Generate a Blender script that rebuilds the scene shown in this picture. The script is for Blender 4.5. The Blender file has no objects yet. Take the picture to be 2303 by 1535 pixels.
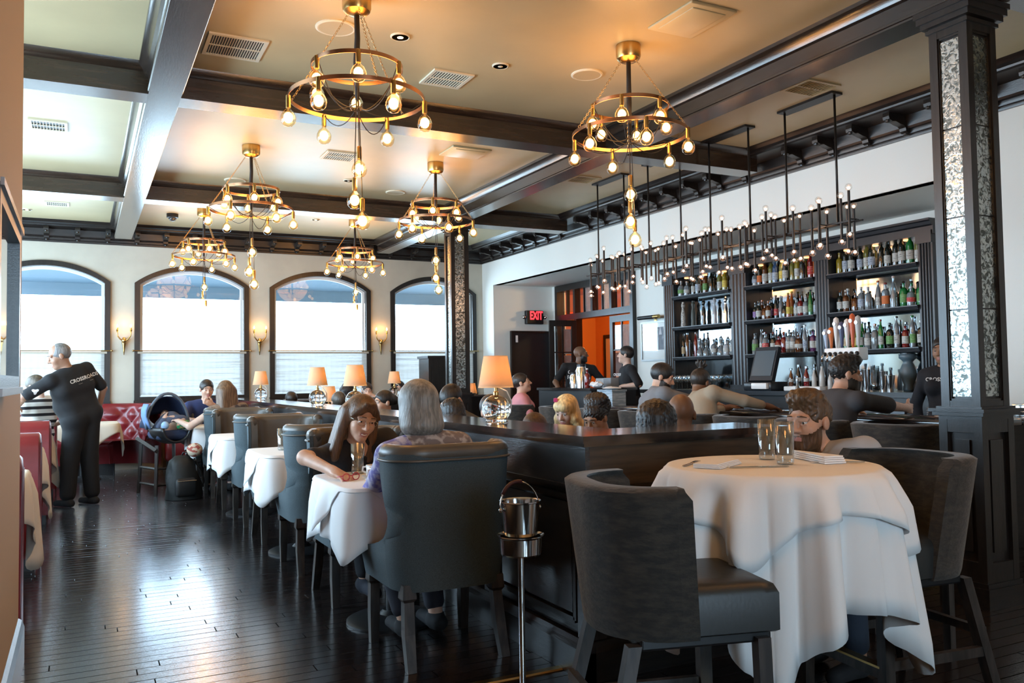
import bpy, math, random
import numpy as np
from mathutils import Vector, Matrix
random.seed(7)
SC = bpy.context.scene
COL = SC.collection
PI = math.pi

# ---------------------------------------------------------------- camera
cam = bpy.data.cameras.new('camera')
cam.sensor_fit = 'HORIZONTAL'; cam.sensor_width = 36.0; cam.lens = 1894.3 / 2303 * 36
cam.clip_start = 0.05; cam.clip_end = 200
camo = bpy.data.objects.new('camera', cam); COL.objects.link(camo)
_yaw, _pit, _rol = 0.4728, 0.0413, -0.0146
_f = Vector((math.sin(_yaw) * math.cos(_pit), math.cos(_yaw) * math.cos(_pit), math.sin(_pit)))
_r = _f.cross(Vector((0, 0, 1))).normalized(); _u = _r.cross(_f)
_R = _r * math.cos(_rol) + _u * math.sin(_rol); _U = -_r * math.sin(_rol) + _u * math.cos(_rol)
camo.matrix_world = Matrix(((_R.x, _U.x, -_f.x, 0), (_R.y, _U.y, -_f.y, 0), (_R.z, _U.z, -_f.z, 1.27), (0, 0, 0, 1)))
SC.camera = camo

# ---------------------------------------------------------------- world, daylight, exposure
w = bpy.data.worlds.new('world'); SC.world = w; w.use_nodes = True
bg = w.node_tree.nodes['Background']
bg.inputs[0].default_value = (0.56, 0.79, 1.0, 1); bg.inputs[1].default_value = 17.0
SC.view_settings.view_transform = 'Standard'; SC.view_settings.look = 'None'
SC.view_settings.exposure = 0.12; SC.view_settings.gamma = 1.0; SC.view_settings.use_curve_mapping = False
SC.cycles.use_denoising = True
SC.cycles.use_adaptive_sampling = True; SC.cycles.adaptive_threshold = .045
SC.cycles.max_bounces = 7; SC.cycles.diffuse_bounces = 4; SC.cycles.glossy_bounces = 3
SC.cycles.transmission_bounces = 5; SC.cycles.transparent_max_bounces = 14
SC.cycles.sample_clamp_indirect = 6.0
SC.cycles.caustics_reflective = False; SC.cycles.caustics_refractive = False

def portal(name, loc, rot, sx, sy):
    # daylight sampling window in an opening: sends no light of its own
    l = bpy.data.lights.new(name, 'AREA'); l.shape = 'RECTANGLE'; l.size = sx; l.size_y = sy
    l.cycles.is_portal = True
    o = bpy.data.objects.new(name, l); COL.objects.link(o); o.location = loc; o.rotation_euler = rot
    return o
WIN = [(-1.25, .356), (.70, 2.30), (2.64, 4.255), (4.626, 6.18)]
for a, b in WIN:
    portal('daylight_portal', ((a + b) / 2, 13.72, 1.98), (PI / 2, 0, PI), b - a, 2.05)

def lamp(name, loc, energy, col=(1, .62, .3), r=.1, parent=None):
    l = bpy.data.lights.new(name, 'POINT'); l.energy = energy; l.color = col; l.shadow_soft_size = r
    o = bpy.data.objects.new(name, l); COL.objects.link(o); o.location = loc
    if parent: o.parent = parent
    return o

# ---------------------------------------------------------------- mesh helpers
class MB:
    def __init__(s): s.v = []; s.f = []
    def add(s, v, f):
        n = len(s.v); s.v += [tuple(map(float, p)) for p in v]; s.f += [tuple(i + n for i in q) for q in f]; return s
    def box(s, x0, x1, y0, y1, z0, z1):
        return s.add([(x0, y0, z0), (x1, y0, z0), (x1, y1, z0), (x0, y1, z0), (x0, y0, z1), (x1, y0, z1), (x1, y1, z1), (x0, y1, z1)],
                     [(0, 3, 2, 1), (4, 5, 6, 7), (0, 1, 5, 4), (1, 2, 6, 5), (2, 3, 7, 6), (3, 0, 4, 7)])
    def obox(s, c, sx, sy, sz, rz=0, rx=0, ry=0):
        m = Matrix.Translation(c) @ Matrix.Rotation(rz, 4, 'Z') @ Matrix.Rotation(ry, 4, 'Y') @ Matrix.Rotation(rx, 4, 'X')
        vs = [m @ Vector((a * sx / 2, b * sy / 2, d * sz / 2)) for d in (-1, 1) for b in (-1, 1) for a in (-1, 1)]
        return s.add(vs, [(0, 2, 3, 1), (4, 5, 7, 6), (0, 1, 5, 4), (1, 3, 7, 5), (3, 2, 6, 7), (2, 0, 4, 6)])
    def rbox(s, x0, x1, y0, y1, z0, z1, r=.02):
        # box with all edges chamfered
        b = MB(); cx, cy, cz = (x0 + x1) / 2, (y0 + y1) / 2, (z0 + z1) / 2
        hx, hy, hz = (x1 - x0) / 2, (y1 - y0) / 2, (z1 - z0) / 2; r = min(r, hx * .95, hy * .95, hz * .95)
        rings = []
        for z, k in ((-hz, r), (-hz + r * .3, r * .3), (-hz + r, 0), (hz - r, 0), (hz - r * .3, r * .3), (hz, r)):
            ring = []
            for sx, sy, a0 in ((1, 1, 0), (-1, 1, 1), (-1, -1, 2), (1, -1, 3)):
                for j in range(4):
                    a = (a0 + j / 3) * PI / 2
                    q = r - k
                    ring.append((cx + sx * (hx - r) + q * math.cos(a), cy + sy * (hy - r) + q * math.sin(a), cz + z))
            rings.append(ring)
        n = 16; v = [p for q in rings for p in q]; f = []
        for i in range(len(rings) - 1):
            for j in range(n): f.append((i * n + j, i * n + (j + 1) % n, (i + 1) * n + (j + 1) % n, (i + 1) * n + j))
        f.append(tuple(reversed(range(n)))); f.append(tuple(range((len(rings) - 1) * n, len(rings) * n)))
        return s.add(v, f)
    def tube(s, pts, r, n=8, cap=True, closed=False):
        pts = [Vector(p) for p in pts]; m = len(pts); rs = r if isinstance(r, (list, tuple)) else [r] * m
        v = []; f = []; prev = None
        for i, p in enumerate(pts):
            if closed: t = (pts[(i + 1) % m] - pts[i - 1])
            else: t = pts[min(i + 1, m - 1)] - pts[max(i - 1, 0)]
            t = t.normalized() if t.length > 1e-9 else Vector((0, 0, 1))
            if prev is None:
                a = Vector((0, 0, 1)) if abs(t.z) < .9 else Vector((1, 0, 0))
                u = t.cross(a).normalized()
            else:
                u = prev - t * prev.dot(t); u = u.normalized() if u.length > 1e-6 else t.orthogonal().normalized()
            prev = u; w_ = t.cross(u)
            for j in range(n):
                a = 2 * PI * j / n; v.append(p + (u * math.cos(a) + w_ * math.sin(a)) * rs[i])
        for i in range(m if closed else m - 1):
            k = (i + 1) % m
            for j in range(n): f.append((i * n + j, i * n + (j + 1) % n, k * n + (j + 1) % n, k * n + j))
        if cap and not closed: f.append(tuple(reversed(range(n)))); f.append(tuple(range((m - 1) * n, m * n)))
        return s.add(v, f)
    def lathe(s, prof, c=(0, 0, 0), n=16, cap=True):
        v = []; f = []; m = len(prof)
        for r, z in prof:
            for j in range(n):
                a = 2 * PI * j / n; v.append((c[0] + r * math.cos(a), c[1] + r * math.sin(a), c[2] + z))
        for i in range(m - 1):
            for j in range(n): f.append((i * n + j, i * n + (j + 1) % n, (i + 1) * n + (j + 1) % n, (i + 1) * n + j))
        if cap:
            if prof[0][0] > 1e-5: f.append(tuple(reversed(range(n))))
            if prof[-1][0] > 1e-5: f.append(tuple(range((m - 1) * n, m * n)))
        return s.add(v, f)
    def ball(s, c, r, n=12, m=8, sz=1.0):
        return s.lathe([(r * math.sin(PI * i / m) if 0 < i < m else 1e-6, -r * sz * math.cos(PI * i / m)) for i in range(m + 1)], c, n, False)
    def prism(s, poly, axis, a, b):
        # polygon in the two other axes, extruded along axis from a to b
        n = len(poly)
        def P(p, t):
            if axis == 'x': return (t, p[0], p[1])
            if axis == 'y': return (p[0], t, p[1])
            return (p[0], p[1], t)
        v = [P(p, a) for p in poly] + [P(p, b) for p in poly]
        f = [tuple(range(n)), tuple(reversed(range(n, 2 * n)))] + [(i, n + i, n + (i + 1) % n, (i + 1) % n) for i in range(n)]
        return s.add(v, f)
    def grid(s, rows):
        m, n = len(rows), len(rows[0]); v = [p for q in rows for p in q]
        return s.add(v, [(i * n + j, i * n + j + 1, (i + 1) * n + j + 1, (i + 1) * n + j) for i in range(m - 1) for j in range(n - 1)])

def mesh_obj(name, v, f, mat, parent=None, smooth=False, auto=None):
    me = bpy.data.meshes.new(name); me.from_pydata(v, [], f); me.update()
    if isinstance(mat, (list, tuple)):
        for m in mat: me.materials.append(m)
    elif mat: me.materials.append(mat)
    if smooth: me.shade_smooth()
    if auto is not None and hasattr(me, 'set_sharp_from_angle'):
        me.shade_smooth(); me.set_sharp_from_angle(angle=auto)
    o = bpy.data.objects.new(name, me); COL.objects.link(o)
    if parent: o.parent = parent
    return o
def fixn(o):
    import bmesh
    b = bmesh.new(); b.from_mesh(o.data); bmesh.ops.recalc_face_normals(b, faces=b.faces); b.to_mesh(o.data); b.free(); return o
def build(name, mb, mat, parent=None, smooth=False, auto=None, fix=True):
    o = mesh_obj(name, mb.v, mb.f, mat, parent, smooth, auto)
    if fix: fixn(o)
    if smooth: o.data.shade_smooth()
    if auto is not None: o.data.shade_smooth(); o.data.set_sharp_from_angle(angle=auto)
    return o
def tag(o, label, cat, group=None):
    o['label'] = label; o['category'] = cat
    if group: o['group'] = group
    return o
def thing(name, label, cat, loc=(0, 0, 0), rz=0, group=None):
    o = bpy.data.objects.new(name, None); COL.objects.link(o); o.location = loc; o.rotation_euler = (0, 0, rz); o.empty_display_size = .1
    return tag(o, label, cat, group)
def struct(o, label=None):
    o['kind'] = 'structure'
    if label: o['label'] = label
    return o
def copy_tree(o, parent=None):
    c = o.copy(); COL.objects.link(c); c.parent = parent
    for ch in list(o.children): copy_tree(ch, c)
    return c
def dup(o, label, loc, rz=None):
    c = copy_tree(o); c.location = loc
    if rz is not None: c.rotation_euler = (0, 0, rz)
    c['label'] = label; return c

# ---------------------------------------------------------------- materials
def M(name, col, rough=.5, metal=0, var=None, bump=None, spec=.5, scale=(1, 1, 1), emit=None, alpha=1, coat=0, trans=0, sheen=0, sampling=True):
    m = bpy.data.materials.new(name); m.use_nodes = True; nt = m.node_tree; N = nt.nodes; L = nt.links
    b = N['Principled BSDF']; b.inputs['Base Color'].default_value = (*col, 1); b.inputs['Roughness'].default_value = rough
    b.inputs['Metallic'].default_value = metal; b.inputs['Specular IOR Level'].default_value = spec
    b.inputs['Coat Weight'].default_value = coat; b.inputs['Coat Roughness'].default_value = rough; b.inputs['Transmission Weight'].default_value = trans
    b.inputs['Sheen Weight'].default_value = sheen; b.inputs['Alpha'].default_value = alpha
    if emit: b.inputs['Emission Color'].default_value = (*emit[0], 1); b.inputs['Emission Strength'].default_value = emit[1]
    if not sampling: m.cycles.emission_sampling = 'NONE'
    if var or bump:
        tc = N.new('ShaderNodeTexCoord'); mp = N.new('ShaderNodeMapping'); mp.inputs['Scale'].default_value = scale
        L.new(tc.outputs['Object'], mp.inputs['Vector'])
    if var:   # (noise scale, second colour, low, high)
        no = N.new('ShaderNodeTexNoise'); no.inputs['Scale'].default_value = var[0]; no.inputs['Detail'].default_value = 4
        L.new(mp.outputs[0], no.inputs['Vector'])
        cr = N.new('ShaderNodeValToRGB'); cr.color_ramp.elements[0].position = var[2]; cr.color_ramp.elements[1].position = var[3]
        cr.color_ramp.elements[0].color = (*col, 1); cr.color_ramp.elements[1].color = (*var[1], 1)
        L.new(no.outputs['Fac'], cr.inputs['Fac']); L.new(cr.outputs['Color'], b.inputs['Base Color'])
    if bump:  # (noise scale, strength, distance)
        n2 = N.new('ShaderNodeTexNoise'); n2.inputs['Scale'].default_value = bump[0]; n2.inputs['Detail'].default_value = 3
        L.new(mp.outputs[0], n2.inputs['Vector'])
        bp = N.new('ShaderNodeBump'); bp.inputs['Strength'].default_value = bump[1]; bp.inputs['Distance'].default_value = bump[2]
        L.new(n2.outputs['Fac'], bp.inputs['Height']); L.new(bp.outputs['Normal'], b.inputs['Normal'])
    return m
def thin_glass(name, tint=(1, 1, 1), rough=0.0, refl=1.45):
    m = bpy.data.materials.new(name); m.use_nodes = True; nt = m.node_tree; N = nt.nodes; L = nt.links
    for n in list(N): N.remove(n)
    o = N.new('ShaderNodeOutputMaterial'); mx = N.new('ShaderNodeMixShader'); t = N.new('ShaderNodeBsdfTransparent'); g = N.new('ShaderNodeBsdfGlossy')
    lw = N.new('ShaderNodeLayerWeight'); lw.inputs['Blend'].default_value = .5
    pw = N.new('ShaderNodeMath'); pw.operation = 'POWER'; pw.inputs[1].default_value = 4.0
    f0 = ((refl - 1) / (refl + 1)) ** 2
    ma = N.new('ShaderNodeMath'); ma.operation = 'MULTIPLY_ADD'; ma.inputs[1].default_value = .75; ma.inputs[2].default_value = f0
    t.inputs[0].default_value = (*tint, 1); g.inputs['Roughness'].default_value = rough
    L.new(lw.outputs['Facing'], pw.inputs[0]); L.new(pw.outputs[0], ma.inputs[0]); L.new(ma.outputs[0], mx.inputs[0])
    L.new(t.outputs[0], mx.inputs[1]); L.new(g.outputs[0], mx.inputs[2]); L.new(mx.outputs[0], o.inputs[0])
    return m
def stripes(name, c1, c2, scale, axis=2, rough=.8, thr=.5):
    m = bpy.data.materials.new(name); m.use_nodes = True; nt = m.node_tree; N = nt.nodes; L = nt.links
    b = N['Principled BSDF']; b.inputs['Roughness'].default_value = rough
    tc = N.new('ShaderNodeTexCoord'); wv = N.new('ShaderNodeTexWave'); wv.bands_direction = 'XYZ'[axis]; wv.inputs['Scale'].default_value = scale
    wv.inputs['Distortion'].default_value = .3
    cr = N.new('ShaderNodeValToRGB'); cr.color_ramp.interpolation = 'CONSTANT'
    cr.color_ramp.elements[0].color = (*c1, 1); cr.color_ramp.elements[1].color = (*c2, 1); cr.color_ramp.elements[1].position = thr
    L.new(tc.outputs['Object'], wv.inputs['Vector']); L.new(wv.outputs['Fac'], cr.inputs['Fac']); L.new(cr.outputs['Color'], b.inputs['Base Color'])
    return m
def curtain_mat():
    m = bpy.data.materials.new('cafe_curtain_weave'); m.use_nodes = True; nt = m.node_tree; N = nt.nodes; L = nt.links
    for n in list(N): N.remove(n)
    o = N.new('ShaderNodeOutputMaterial'); mx = N.new('ShaderNodeMixShader'); t = N.new('ShaderNodeBsdfTransparent'); a = N.new('ShaderNodeAddShader')
    d = N.new('ShaderNodeBsdfDiffuse'); tr = N.new('ShaderNodeBsdfTranslucent'); m2 = N.new('ShaderNodeMixShader'); m2.inputs[0].default_value = .6
    d.inputs[0].default_value = (.62, .64, .62, 1); tr.inputs[0].default_value = (.15, .135, .12, 1)
    tc = N.new('ShaderNodeTexCoord'); mp = N.new('ShaderNodeMapping'); mp.inputs['Scale'].default_value = (.6, 1, 45)
    no = N.new('ShaderNodeTexNoise'); no.inputs['Scale'].default_value = 1.6; no.inputs['Detail'].default_value = 3
    cr = N.new('ShaderNodeValToRGB'); cr.color_ramp.elements[0].position = .35; cr.color_ramp.elements[1].position = .7
    cr.color_ramp.elements[0].color = (.965, .965, .965, 1); cr.color_ramp.elements[1].color = (.995, .995, .995, 1)
    L.new(tc.outputs['Object'], mp.inputs[0]); L.new(mp.outputs[0], no.inputs['Vector']); L.new(no.outputs['Fac'], cr.inputs[0])
    n2 = N.new('ShaderNodeTexNoise'); n2.inputs['Scale'].default_value = 1.0; n2.inputs['Detail'].default_value = 2; m3 = N.new('ShaderNodeMapping'); m3.inputs['Scale'].default_value = (.9, 1, 70)
    c2 = N.new('ShaderNodeValToRGB'); c2.color_ramp.elements[0].position = .36; c2.color_ramp.elements[1].position = .44; c2.color_ramp.elements[0].color = (.055, .055, .055, 1); c2.color_ramp.elements[1].color = (.150, .138, .122, 1)
    L.new(tc.outputs['Object'], m3.inputs[0]); L.new(m3.outputs[0], n2.inputs['Vector']); L.new(n2.outputs['Fac'], c2.inputs[0]); L.new(c2.outputs[0], tr.inputs[0])
    L.new(d.outputs[0], m2.inputs[1]); L.new(tr.outputs[0], m2.inputs[2])
    L.new(cr.outputs[0], mx.inputs[0]); L.new(t.outputs[0], mx.inputs[1]); L.new(m2.outputs[0], mx.inputs[2]); L.new(mx.outputs[0], o.inputs[0])
    return m
MT = {}
MT['plaster'] = M('cream_plaster', (.52, .50, .42), .75, bump=(60, .05, .01), var=(3, (.47, .45, .38), .4, .65))
MT['plaster_bar'] = M('white_plaster', (.74, .76, .72), .7, bump=(60, .04, .01))
MT['tan'] = M('tan_plaster', (.52, .39, .25), .75, bump=(90, .06, .01))
MT['ceil'] = M('ceiling_paint', (.54, .455, .27), .36, var=(1.6, (.47, .395, .235), .35, .7), bump=(2.5, .06, .05), spec=.3)
MT['wood'] = M('dark_stained_wood', (.016, .012, .010), .30, var=(6, (.006, .005, .005), .35, .65), bump=(30, .08, .01), scale=(1, 8, 8))
MT['wood_y'] = M('dark_wood_grain', (.017, .013, .011), .30, var=(6, (.007, .005, .005), .35, .65), bump=(30, .10, .01), scale=(8, .8, 8), coat=.25)
MT['wood_z'] = M('dark_wood_upright', (.017, .013, .011), .30, var=(6, (.007, .006, .005), .35, .65), bump=(30, .08, .01), scale=(8, 8, .8))
MT['beam'] = M('beam_paint', (.026, .021, .018), .20, var=(5, (.013, .010, .008), .35, .65), bump=(18, .10, .01), scale=(7, .7, 7), coat=.7)
MT['beam_x'] = M('cross_beam_paint', (.040, .024, .015), .26, var=(5, (.018, .011, .007), .35, .65), bump=(18, .10, .01), scale=(.7, 7, 7), coat=.5)
MT['floorbase'] = M('floor_joint', (.006, .005, .005), .6)
MT['plank'] = M('dark_floor_plank', (.018, .012, .011), .17, var=(5, (.008, .006, .006), .35, .7), bump=(14, .11, .01), scale=(1.2, 16, 1), spec=.7, coat=.7)
MT['black'] = M('black_paint', (.008, .008, .009), .4)
MT['door'] = M('door_paint', (.010, .010, .012), .45)
MT['brass'] = M('brushed_brass', (.55, .36, .13), .28, 1)
MT['oldbrass'] = M('antique_brass', (.42, .30, .14), .3, 1)
MT['copper'] = M('copper_ring', (.70, .36, .20), .25, 1)
MT['steel'] = M('polished_steel', (.62, .62, .62), .12, 1)
MT['chrome'] = M('chrome', (.8, .8, .8), .05, 1)
MT['mirror'] = M('mirror_glass', (.80, .84, .84), .02, 1)
MT['cloth'] = M('white_tablecloth', (.80, .80, .80), .85, bump=(300, .08, .002))
MT['cloth_tan'] = M('ivory_tablecloth', (.70, .62, .50), .85, bump=(300, .08, .002))
MT['white'] = M('white_ceramic', (.82, .82, .80), .2)
MT['glass'] = thin_glass('clear_glass', (.96, .98, .98))
MT['pane'] = thin_glass('window_glass', (.97, .98, .98), refl=1.5)
MT['curtain'] = curtain_mat()
MT['white_plastic'] = M('white_paint', (.70, .66, .52), .5)
MT['bulbglass'] = thin_glass('bulb_glass', (1, .86, .62), refl=1.6)
MT['filament'] = M('bulb_glow', (1, .7, .3), .5, emit=((1, .58, .20), 9), sampling=False)
MT['filament2'] = M('small_bulb_glow', (1, .6, .4), .5, emit=((1, .45, .26), 7), sampling=False)
MT['cord'] = M('black_cord', (.006, .006, .006), .6)
MT['leather'] = M('grey_brown_leather', (.105, .088, .070), .38, bump=(120, .10, .004), var=(4, (.08, .07, .058), .4, .6))
MT['weave'] = M('blue_grey_woven_fabric', (.060, .088, .102), .75, bump=(420, .5, .003), var=(420, (.036, .052, .060), .42, .58))
MT['stool'] = M('charcoal_chenille', (.040, .034, .027), .9, var=(20, (.014, .014, .013), .35, .6), bump=(50, .4, .006), sheen=.25, scale=(1, 1, 3))
MT['chairleg'] = M('worn_dark_wood', (.045, .035, .030), .4, var=(10, (.02, .016, .014), .4, .6), scale=(4, 4, .7))
MT['red'] = M('oxblood_leather', (.20, .014, .018), .30, bump=(60, .10, .004), var=(3, (.13, .008, .012), .4, .65))
MT['red_dark'] = M('dark_red_leather', (.10, .008, .010), .35, bump=(60, .08, .004))
# ================================================================ SETTING
ZC = 3.52; ZB = 3.30; YB = 13.5; XW = 6.33; XI = 7.5; XL = -2.4; YR = -4.0
# floor: slab and planks running along X
fl = MB().box(XL, 9.5, YR, 14.8, -.12, -.012); floor = struct(build('floor', fl, MT['floorbase']), 'dark glossy plank floor')
def plank_variants():
    ms = []
    for i in range(5):
        m = MT['plank'].copy(); m.name = 'dark_floor_plank_%s' % 'abcde'[i]
        k = (.75, .9, 1.0, 1.2, 1.45)[i]
        for e in [n for n in m.node_tree.nodes if n.type == 'VALTORGB'][0].color_ramp.elements:
            e.color = (e.color[0] * k, e.color[1] * k, e.color[2] * k, 1)
        mp = [n for n in m.node_tree.nodes if n.type == 'MAPPING'][0]; mp.inputs['Location'].default_value = (i * 3.1, i * 1.7, 0)
        ms.append(m)
    return ms
PV = plank_variants(); PWD = .083; PLN = 1.25
pm = []
for m in PV:
    b = MB(); c = .0018
    b.add([(0, 0, -.012), (PLN - .002, 0, -.012), (PLN - .002, PWD - .0015, -.012), (0, PWD - .0015, -.012),
           (c, c, 0), (PLN - .002 - c, c, 0), (PLN - .002 - c, PWD - .0015 - c, 0), (c, PWD - .0015 - c, 0)],
          [(4, 5, 6, 7), (0, 1, 5, 4), (1, 2, 6, 5), (2, 3, 7, 6), (3, 0, 4, 7)])
    me = bpy.data.meshes.new('plank'); me.from_pydata(b.v, [], b.f); me.materials.append(m); pm.append(me)
rest = [MB() for _ in PV]
rg = random.Random(3)
row = 0; y = YR
while y < 14.7:
    x = XL - rg.random() * PLN
    while x < 9.4:
        near = (-.45 < x + .6 < 2.0 and 3.0 < y < 8.2) or (1.6 < x + .6 < 5.2 and 1.7 < y < 3.5)
        i = rg.randrange(5)
        if near:
            o = bpy.data.objects.new('plank', pm[i]); COL.objects.link(o); o.parent = floor
            o.location = (x, y, rg.uniform(-.0006, 0)); o.rotation_euler = (rg.uniform(-.004, .004), rg.uniform(-.0004, .0004), 0)
        else:
            rest[i].add([(px + x, py + y, pz) for px, py, pz in [(v.co.x, v.co.y, v.co.z - .0003) for v in pm[i].vertices]],
                        [tuple(p.vertices) for p in pm[i].polygons])
        x += PLN
    y += PWD; row += 1
V = []; Fs = []; mi = []
for i, b in enumerate(rest):
    n = len(V); V += b.v; Fs += [tuple(k + n for k in q) for q in b.f]; mi += [i] * len(b.f)
po = mesh_obj('far_planks', V, Fs, PV, floor); po.data.polygons.foreach_set('material_index', mi); po['kind'] = 'stuff'
# exterior ground and a pale kerb side building line
struct(build('ground_outside', MB().box(-40, 60, 14.0, 70, -.35, -.15), M('pale_pavement', (.6, .6, .58), .9)), 'pale pavement outside the windows')

# back wall with four arched openings
def arch(x, a, b, zs, zt):
    c = (a + b) / 2; h = (b - a) / 2; rise = zt - zs; R = (h * h + rise * rise) / (2 * rise)
    return zs + math.sqrt(max(R * R - (x - c) ** 2, 0)) - (R - rise)
WZ0, WZS, WZT = .985, 2.72, 2.99
mb = MB(); edges = [XL]
for a, b in WIN: edges += [a, b]
edges.append(XI + .2)
T0, T1 = YB, YB + .22
for i in range(0, len(edges), 2): mb.box(edges[i], edges[i + 1], T0, T1, 0, ZC)
for a, b in WIN:
    mb.box(a, b, T0, T1, 0, WZ0)
    n = 22
    for k in range(n):
        x0 = a + (b - a) * k / n; x1 = a + (b - a) * (k + 1) / n; z0, z1 = arch(x0, a, b, WZS, WZT), arch(x1, a, b, WZS, WZT)
        mb.add([(x0, T0, z0), (x1, T0, z1), (x1, T1, z1), (x0, T1, z0), (x0, T0, ZC), (x1, T0, ZC), (x1, T1, ZC), (x0, T1, ZC)],
               [(0, 3, 2, 1), (0, 1, 5, 4), (2, 3, 7, 6)])
struct(build('wall_back', mb, MT['plaster']), 'cream plaster wall with four arched windows')
wname = ['behind the waiter', 'behind the couple with the infant seat', 'behind the row of table lamps', 'beside the far mirrored column']
for i, (a, b) in enumerate(WIN):
    g = bpy.data.objects.new('window_%d' % (i + 1), None); COL.objects.link(g); struct(g, 'arched window ' + wname[i])
    fw = .075; n = 26
    def ring(off):
        pts = [(a + off, WZ0 + off)]; A, B = a + off, b - off
        for k in range(n + 1):
            x = A + (B - A) * k / n; pts.append((x, arch(x, a, b, WZS, WZT) - off * 1.0))
        pts.append((b - off, WZ0 + off)); return pts
    o_, i_ = ring(-.012), ring(fw - .012); m = len(o_); f = MB()
    v = [(p[0], YB - .035, p[1]) for p in o_] + [(p[0], YB - .035, p[1]) for p in i_] + [(p[0], YB + .06, p[1]) for p in o_] + [(p[0], YB + .06, p[1]) for p in i_]
    q = []
    for k in range(m):
        j = (k + 1) % m
        q += [(k, j, m + j, m + k), (m + k, m + j, 3 * m + j, 3 * m + k), (2 * m + k, 3 * m + k, 3 * m + j, 2 * m + j), (k, 2 * m + k, 2 * m + j, j)]
    f.add(v, q); build('frame', f, MT['wood_z'], g)
    # inner white sash and stool ledge
    s_ = MB(); i2 = ring(fw - .012); i3 = ring(fw + .03); v = [(p[0], YB + .07, p[1]) for p in i2] + [(p[0], YB + .07, p[1]) for p in i3] + [(p[0], YB + .11, p[1]) for p in i3]
    s_.add(v, [(k, k + 1, m + k + 1, m + k) for k in range(m - 1)] + [(m + k, m + k + 1, 2 * m + k + 1, 2 * m + k) for k in range(m - 1)])
    build('sash', s_, M('white_sash', (.75, .80, .82), .5), g)
    p_ = MB(); r3 = [(p[0], YB + .10, p[1]) for p in ring(fw + .01)]; p_.add(r3, [tuple(range(len(r3)))]); build('pane', p_, MT['pane'], g)
    build('sill', MB().box(a - .02, b + .02, YB - .05, YB + .02, WZ0 - .035, WZ0 + .012), MT['wood'], g)
    # cafe curtain and its rod
    ct = thing('cafe_curtain', 'sheer half curtain in the arched window ' + wname[i], 'curtain', ((a + b) / 2, YB - .05, 0))
    hw = (b - a) / 2 - .03; rows = []
    for zi in range(9):
        z = WZ0 + .03 + (1.70 - WZ0 - .03) * zi / 8
        rows.append([(-hw + 2 * hw * k / 60, .025 + .006 * math.sin(k * 1.9) * (1 - .5 * zi / 8), z) for k in range(61)])
    build('curtain_fabric', MB().grid(rows), MT['curtain'], ct, smooth=True, fix=False)
    build('heading_band', MB().box(-hw, hw, .012, .030, 1.682, 1.712), M('curtain_heading', (.42, .38, .30), .8), ct)
    rod = build('rod', MB().tube([(-hw - .05, 0, 1.722), (hw + .05, 0, 1.722)], .009, 8), MT['oldbrass'], ct)
    for sx in (-1, 1): build('finial', MB().ball((sx * (hw + .06), 0, 1.722), .016), MT['oldbrass'], rod, smooth=True)
# awning outside
aw = thing('awning', 'blue grey fabric awning outside above the arched windows', 'awning', (2.5, 14, 3.3))
build('canvas', MB().add([(-6, -.3, .05), (6, -.3, .05), (6, 1.35, -.42), (-6, 1.35, -.42), (-6, -.3, .08), (6, -.3, .08), (6, 1.35, -.39), (-6, 1.35, -.39)],
      [(0, 1, 2, 3), (7, 6, 5, 4), (0, 4, 5, 1), (2, 6, 7, 3), (1, 5, 6, 2), (0, 3, 7, 4)]), M('awning_canvas', (.10, .15, .20), .8), aw)
build('valance', MB().box(-6, 6, 1.34, 1.36, -.62, -.40), M('awning_valance', (.16, .22, .28), .8), aw)
build('front_bar', MB().tube([(-6, 1.36, -.42), (6, 1.36, -.42)], .02, 8), MT['white'], aw)

# side and rear walls (outside the frame), with openings added to let daylight in
def holed_wall(name, axis, c0, c1, a0, a1, holes, mat, label):
    mb = MB(); xs = [a0]
    for h in holes: xs += [h[0], h[1]]
    xs.append(a1)
    def B(p, q, z0, z1):
        if axis == 'x': mb.box(c0, c1, p, q, z0, z1)
        else: mb.box(p, q, c0, c1, z0, z1)
    for i in range(0, len(xs), 2): B(xs[i], xs[i + 1], 0, ZC)
    for h in holes: B(h[0], h[1], 0, h[2]); B(h[0], h[1], h[3], ZC)
    return struct(build(name, mb, mat), label)
LH = [(4.75, 7.4, .7, 3.0), (7.8, 10.2, .7, 3.0), (10.7, 12.9, .7, 3.0)]
holed_wall('wall_left', 'x', XL - .2, XL, 4.3, YB, LH, MT['plaster'], 'cream plaster side wall with added daylight openings')
for h in LH: portal('daylight_portal', (XL - .1, (h[0] + h[1]) / 2, 1.85), (PI / 2, 0, -PI / 2), h[1] - h[0], 2.3)
RH = [(.2, 2.1, 1.0, 2.6)]  # rear opening added to bring daylight onto the foreground
holed_wall('wall_rear', 'y', YR - .2, YR, XL, XW + .2, RH, MT['plaster'], 'cream plaster wall behind the viewer')
for h in RH: portal('daylight_portal', ((h[0] + h[1]) / 2, YR - .1, 1.8), (PI / 2, 0, 0), h[1] - h[0], 1.8)
# projecting partition at the left of the frame
struct(build('wall_partition', MB().box(XL - .2, -.25, YR, 4.5, 0, ZC), MT['tan']), 'tan painted wall end by the red booths')
struct(build('baseboard_partition', MB().prism([(-.25, 0), (-.225, 0), (-.225, .16), (-.235, .19), (-.25, .20)], 'y', YR, 4.5), MT['wood_y']), 'dark baseboard under the tan wall')

# right wall: upper band over the bar recess, plain wall near the column
mb = MB(); mb.box(XW, XW + .12, 4.05, 13.06, 2.85, ZC).box(XW, XI + .2, 13.06, YB, 0, ZC).box(XW, XI + .2, YR, 4.05, 0, ZC)
struct(build('wall_right', mb, MT['plaster_bar']), 'white plaster wall above the bar recess')
struct(build('soffit', MB().box(XW + .02, XI + .2, 4.05, 13.06, 2.85, 2.95), MT['plaster_bar']), 'plaster underside of the bar recess')
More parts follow.
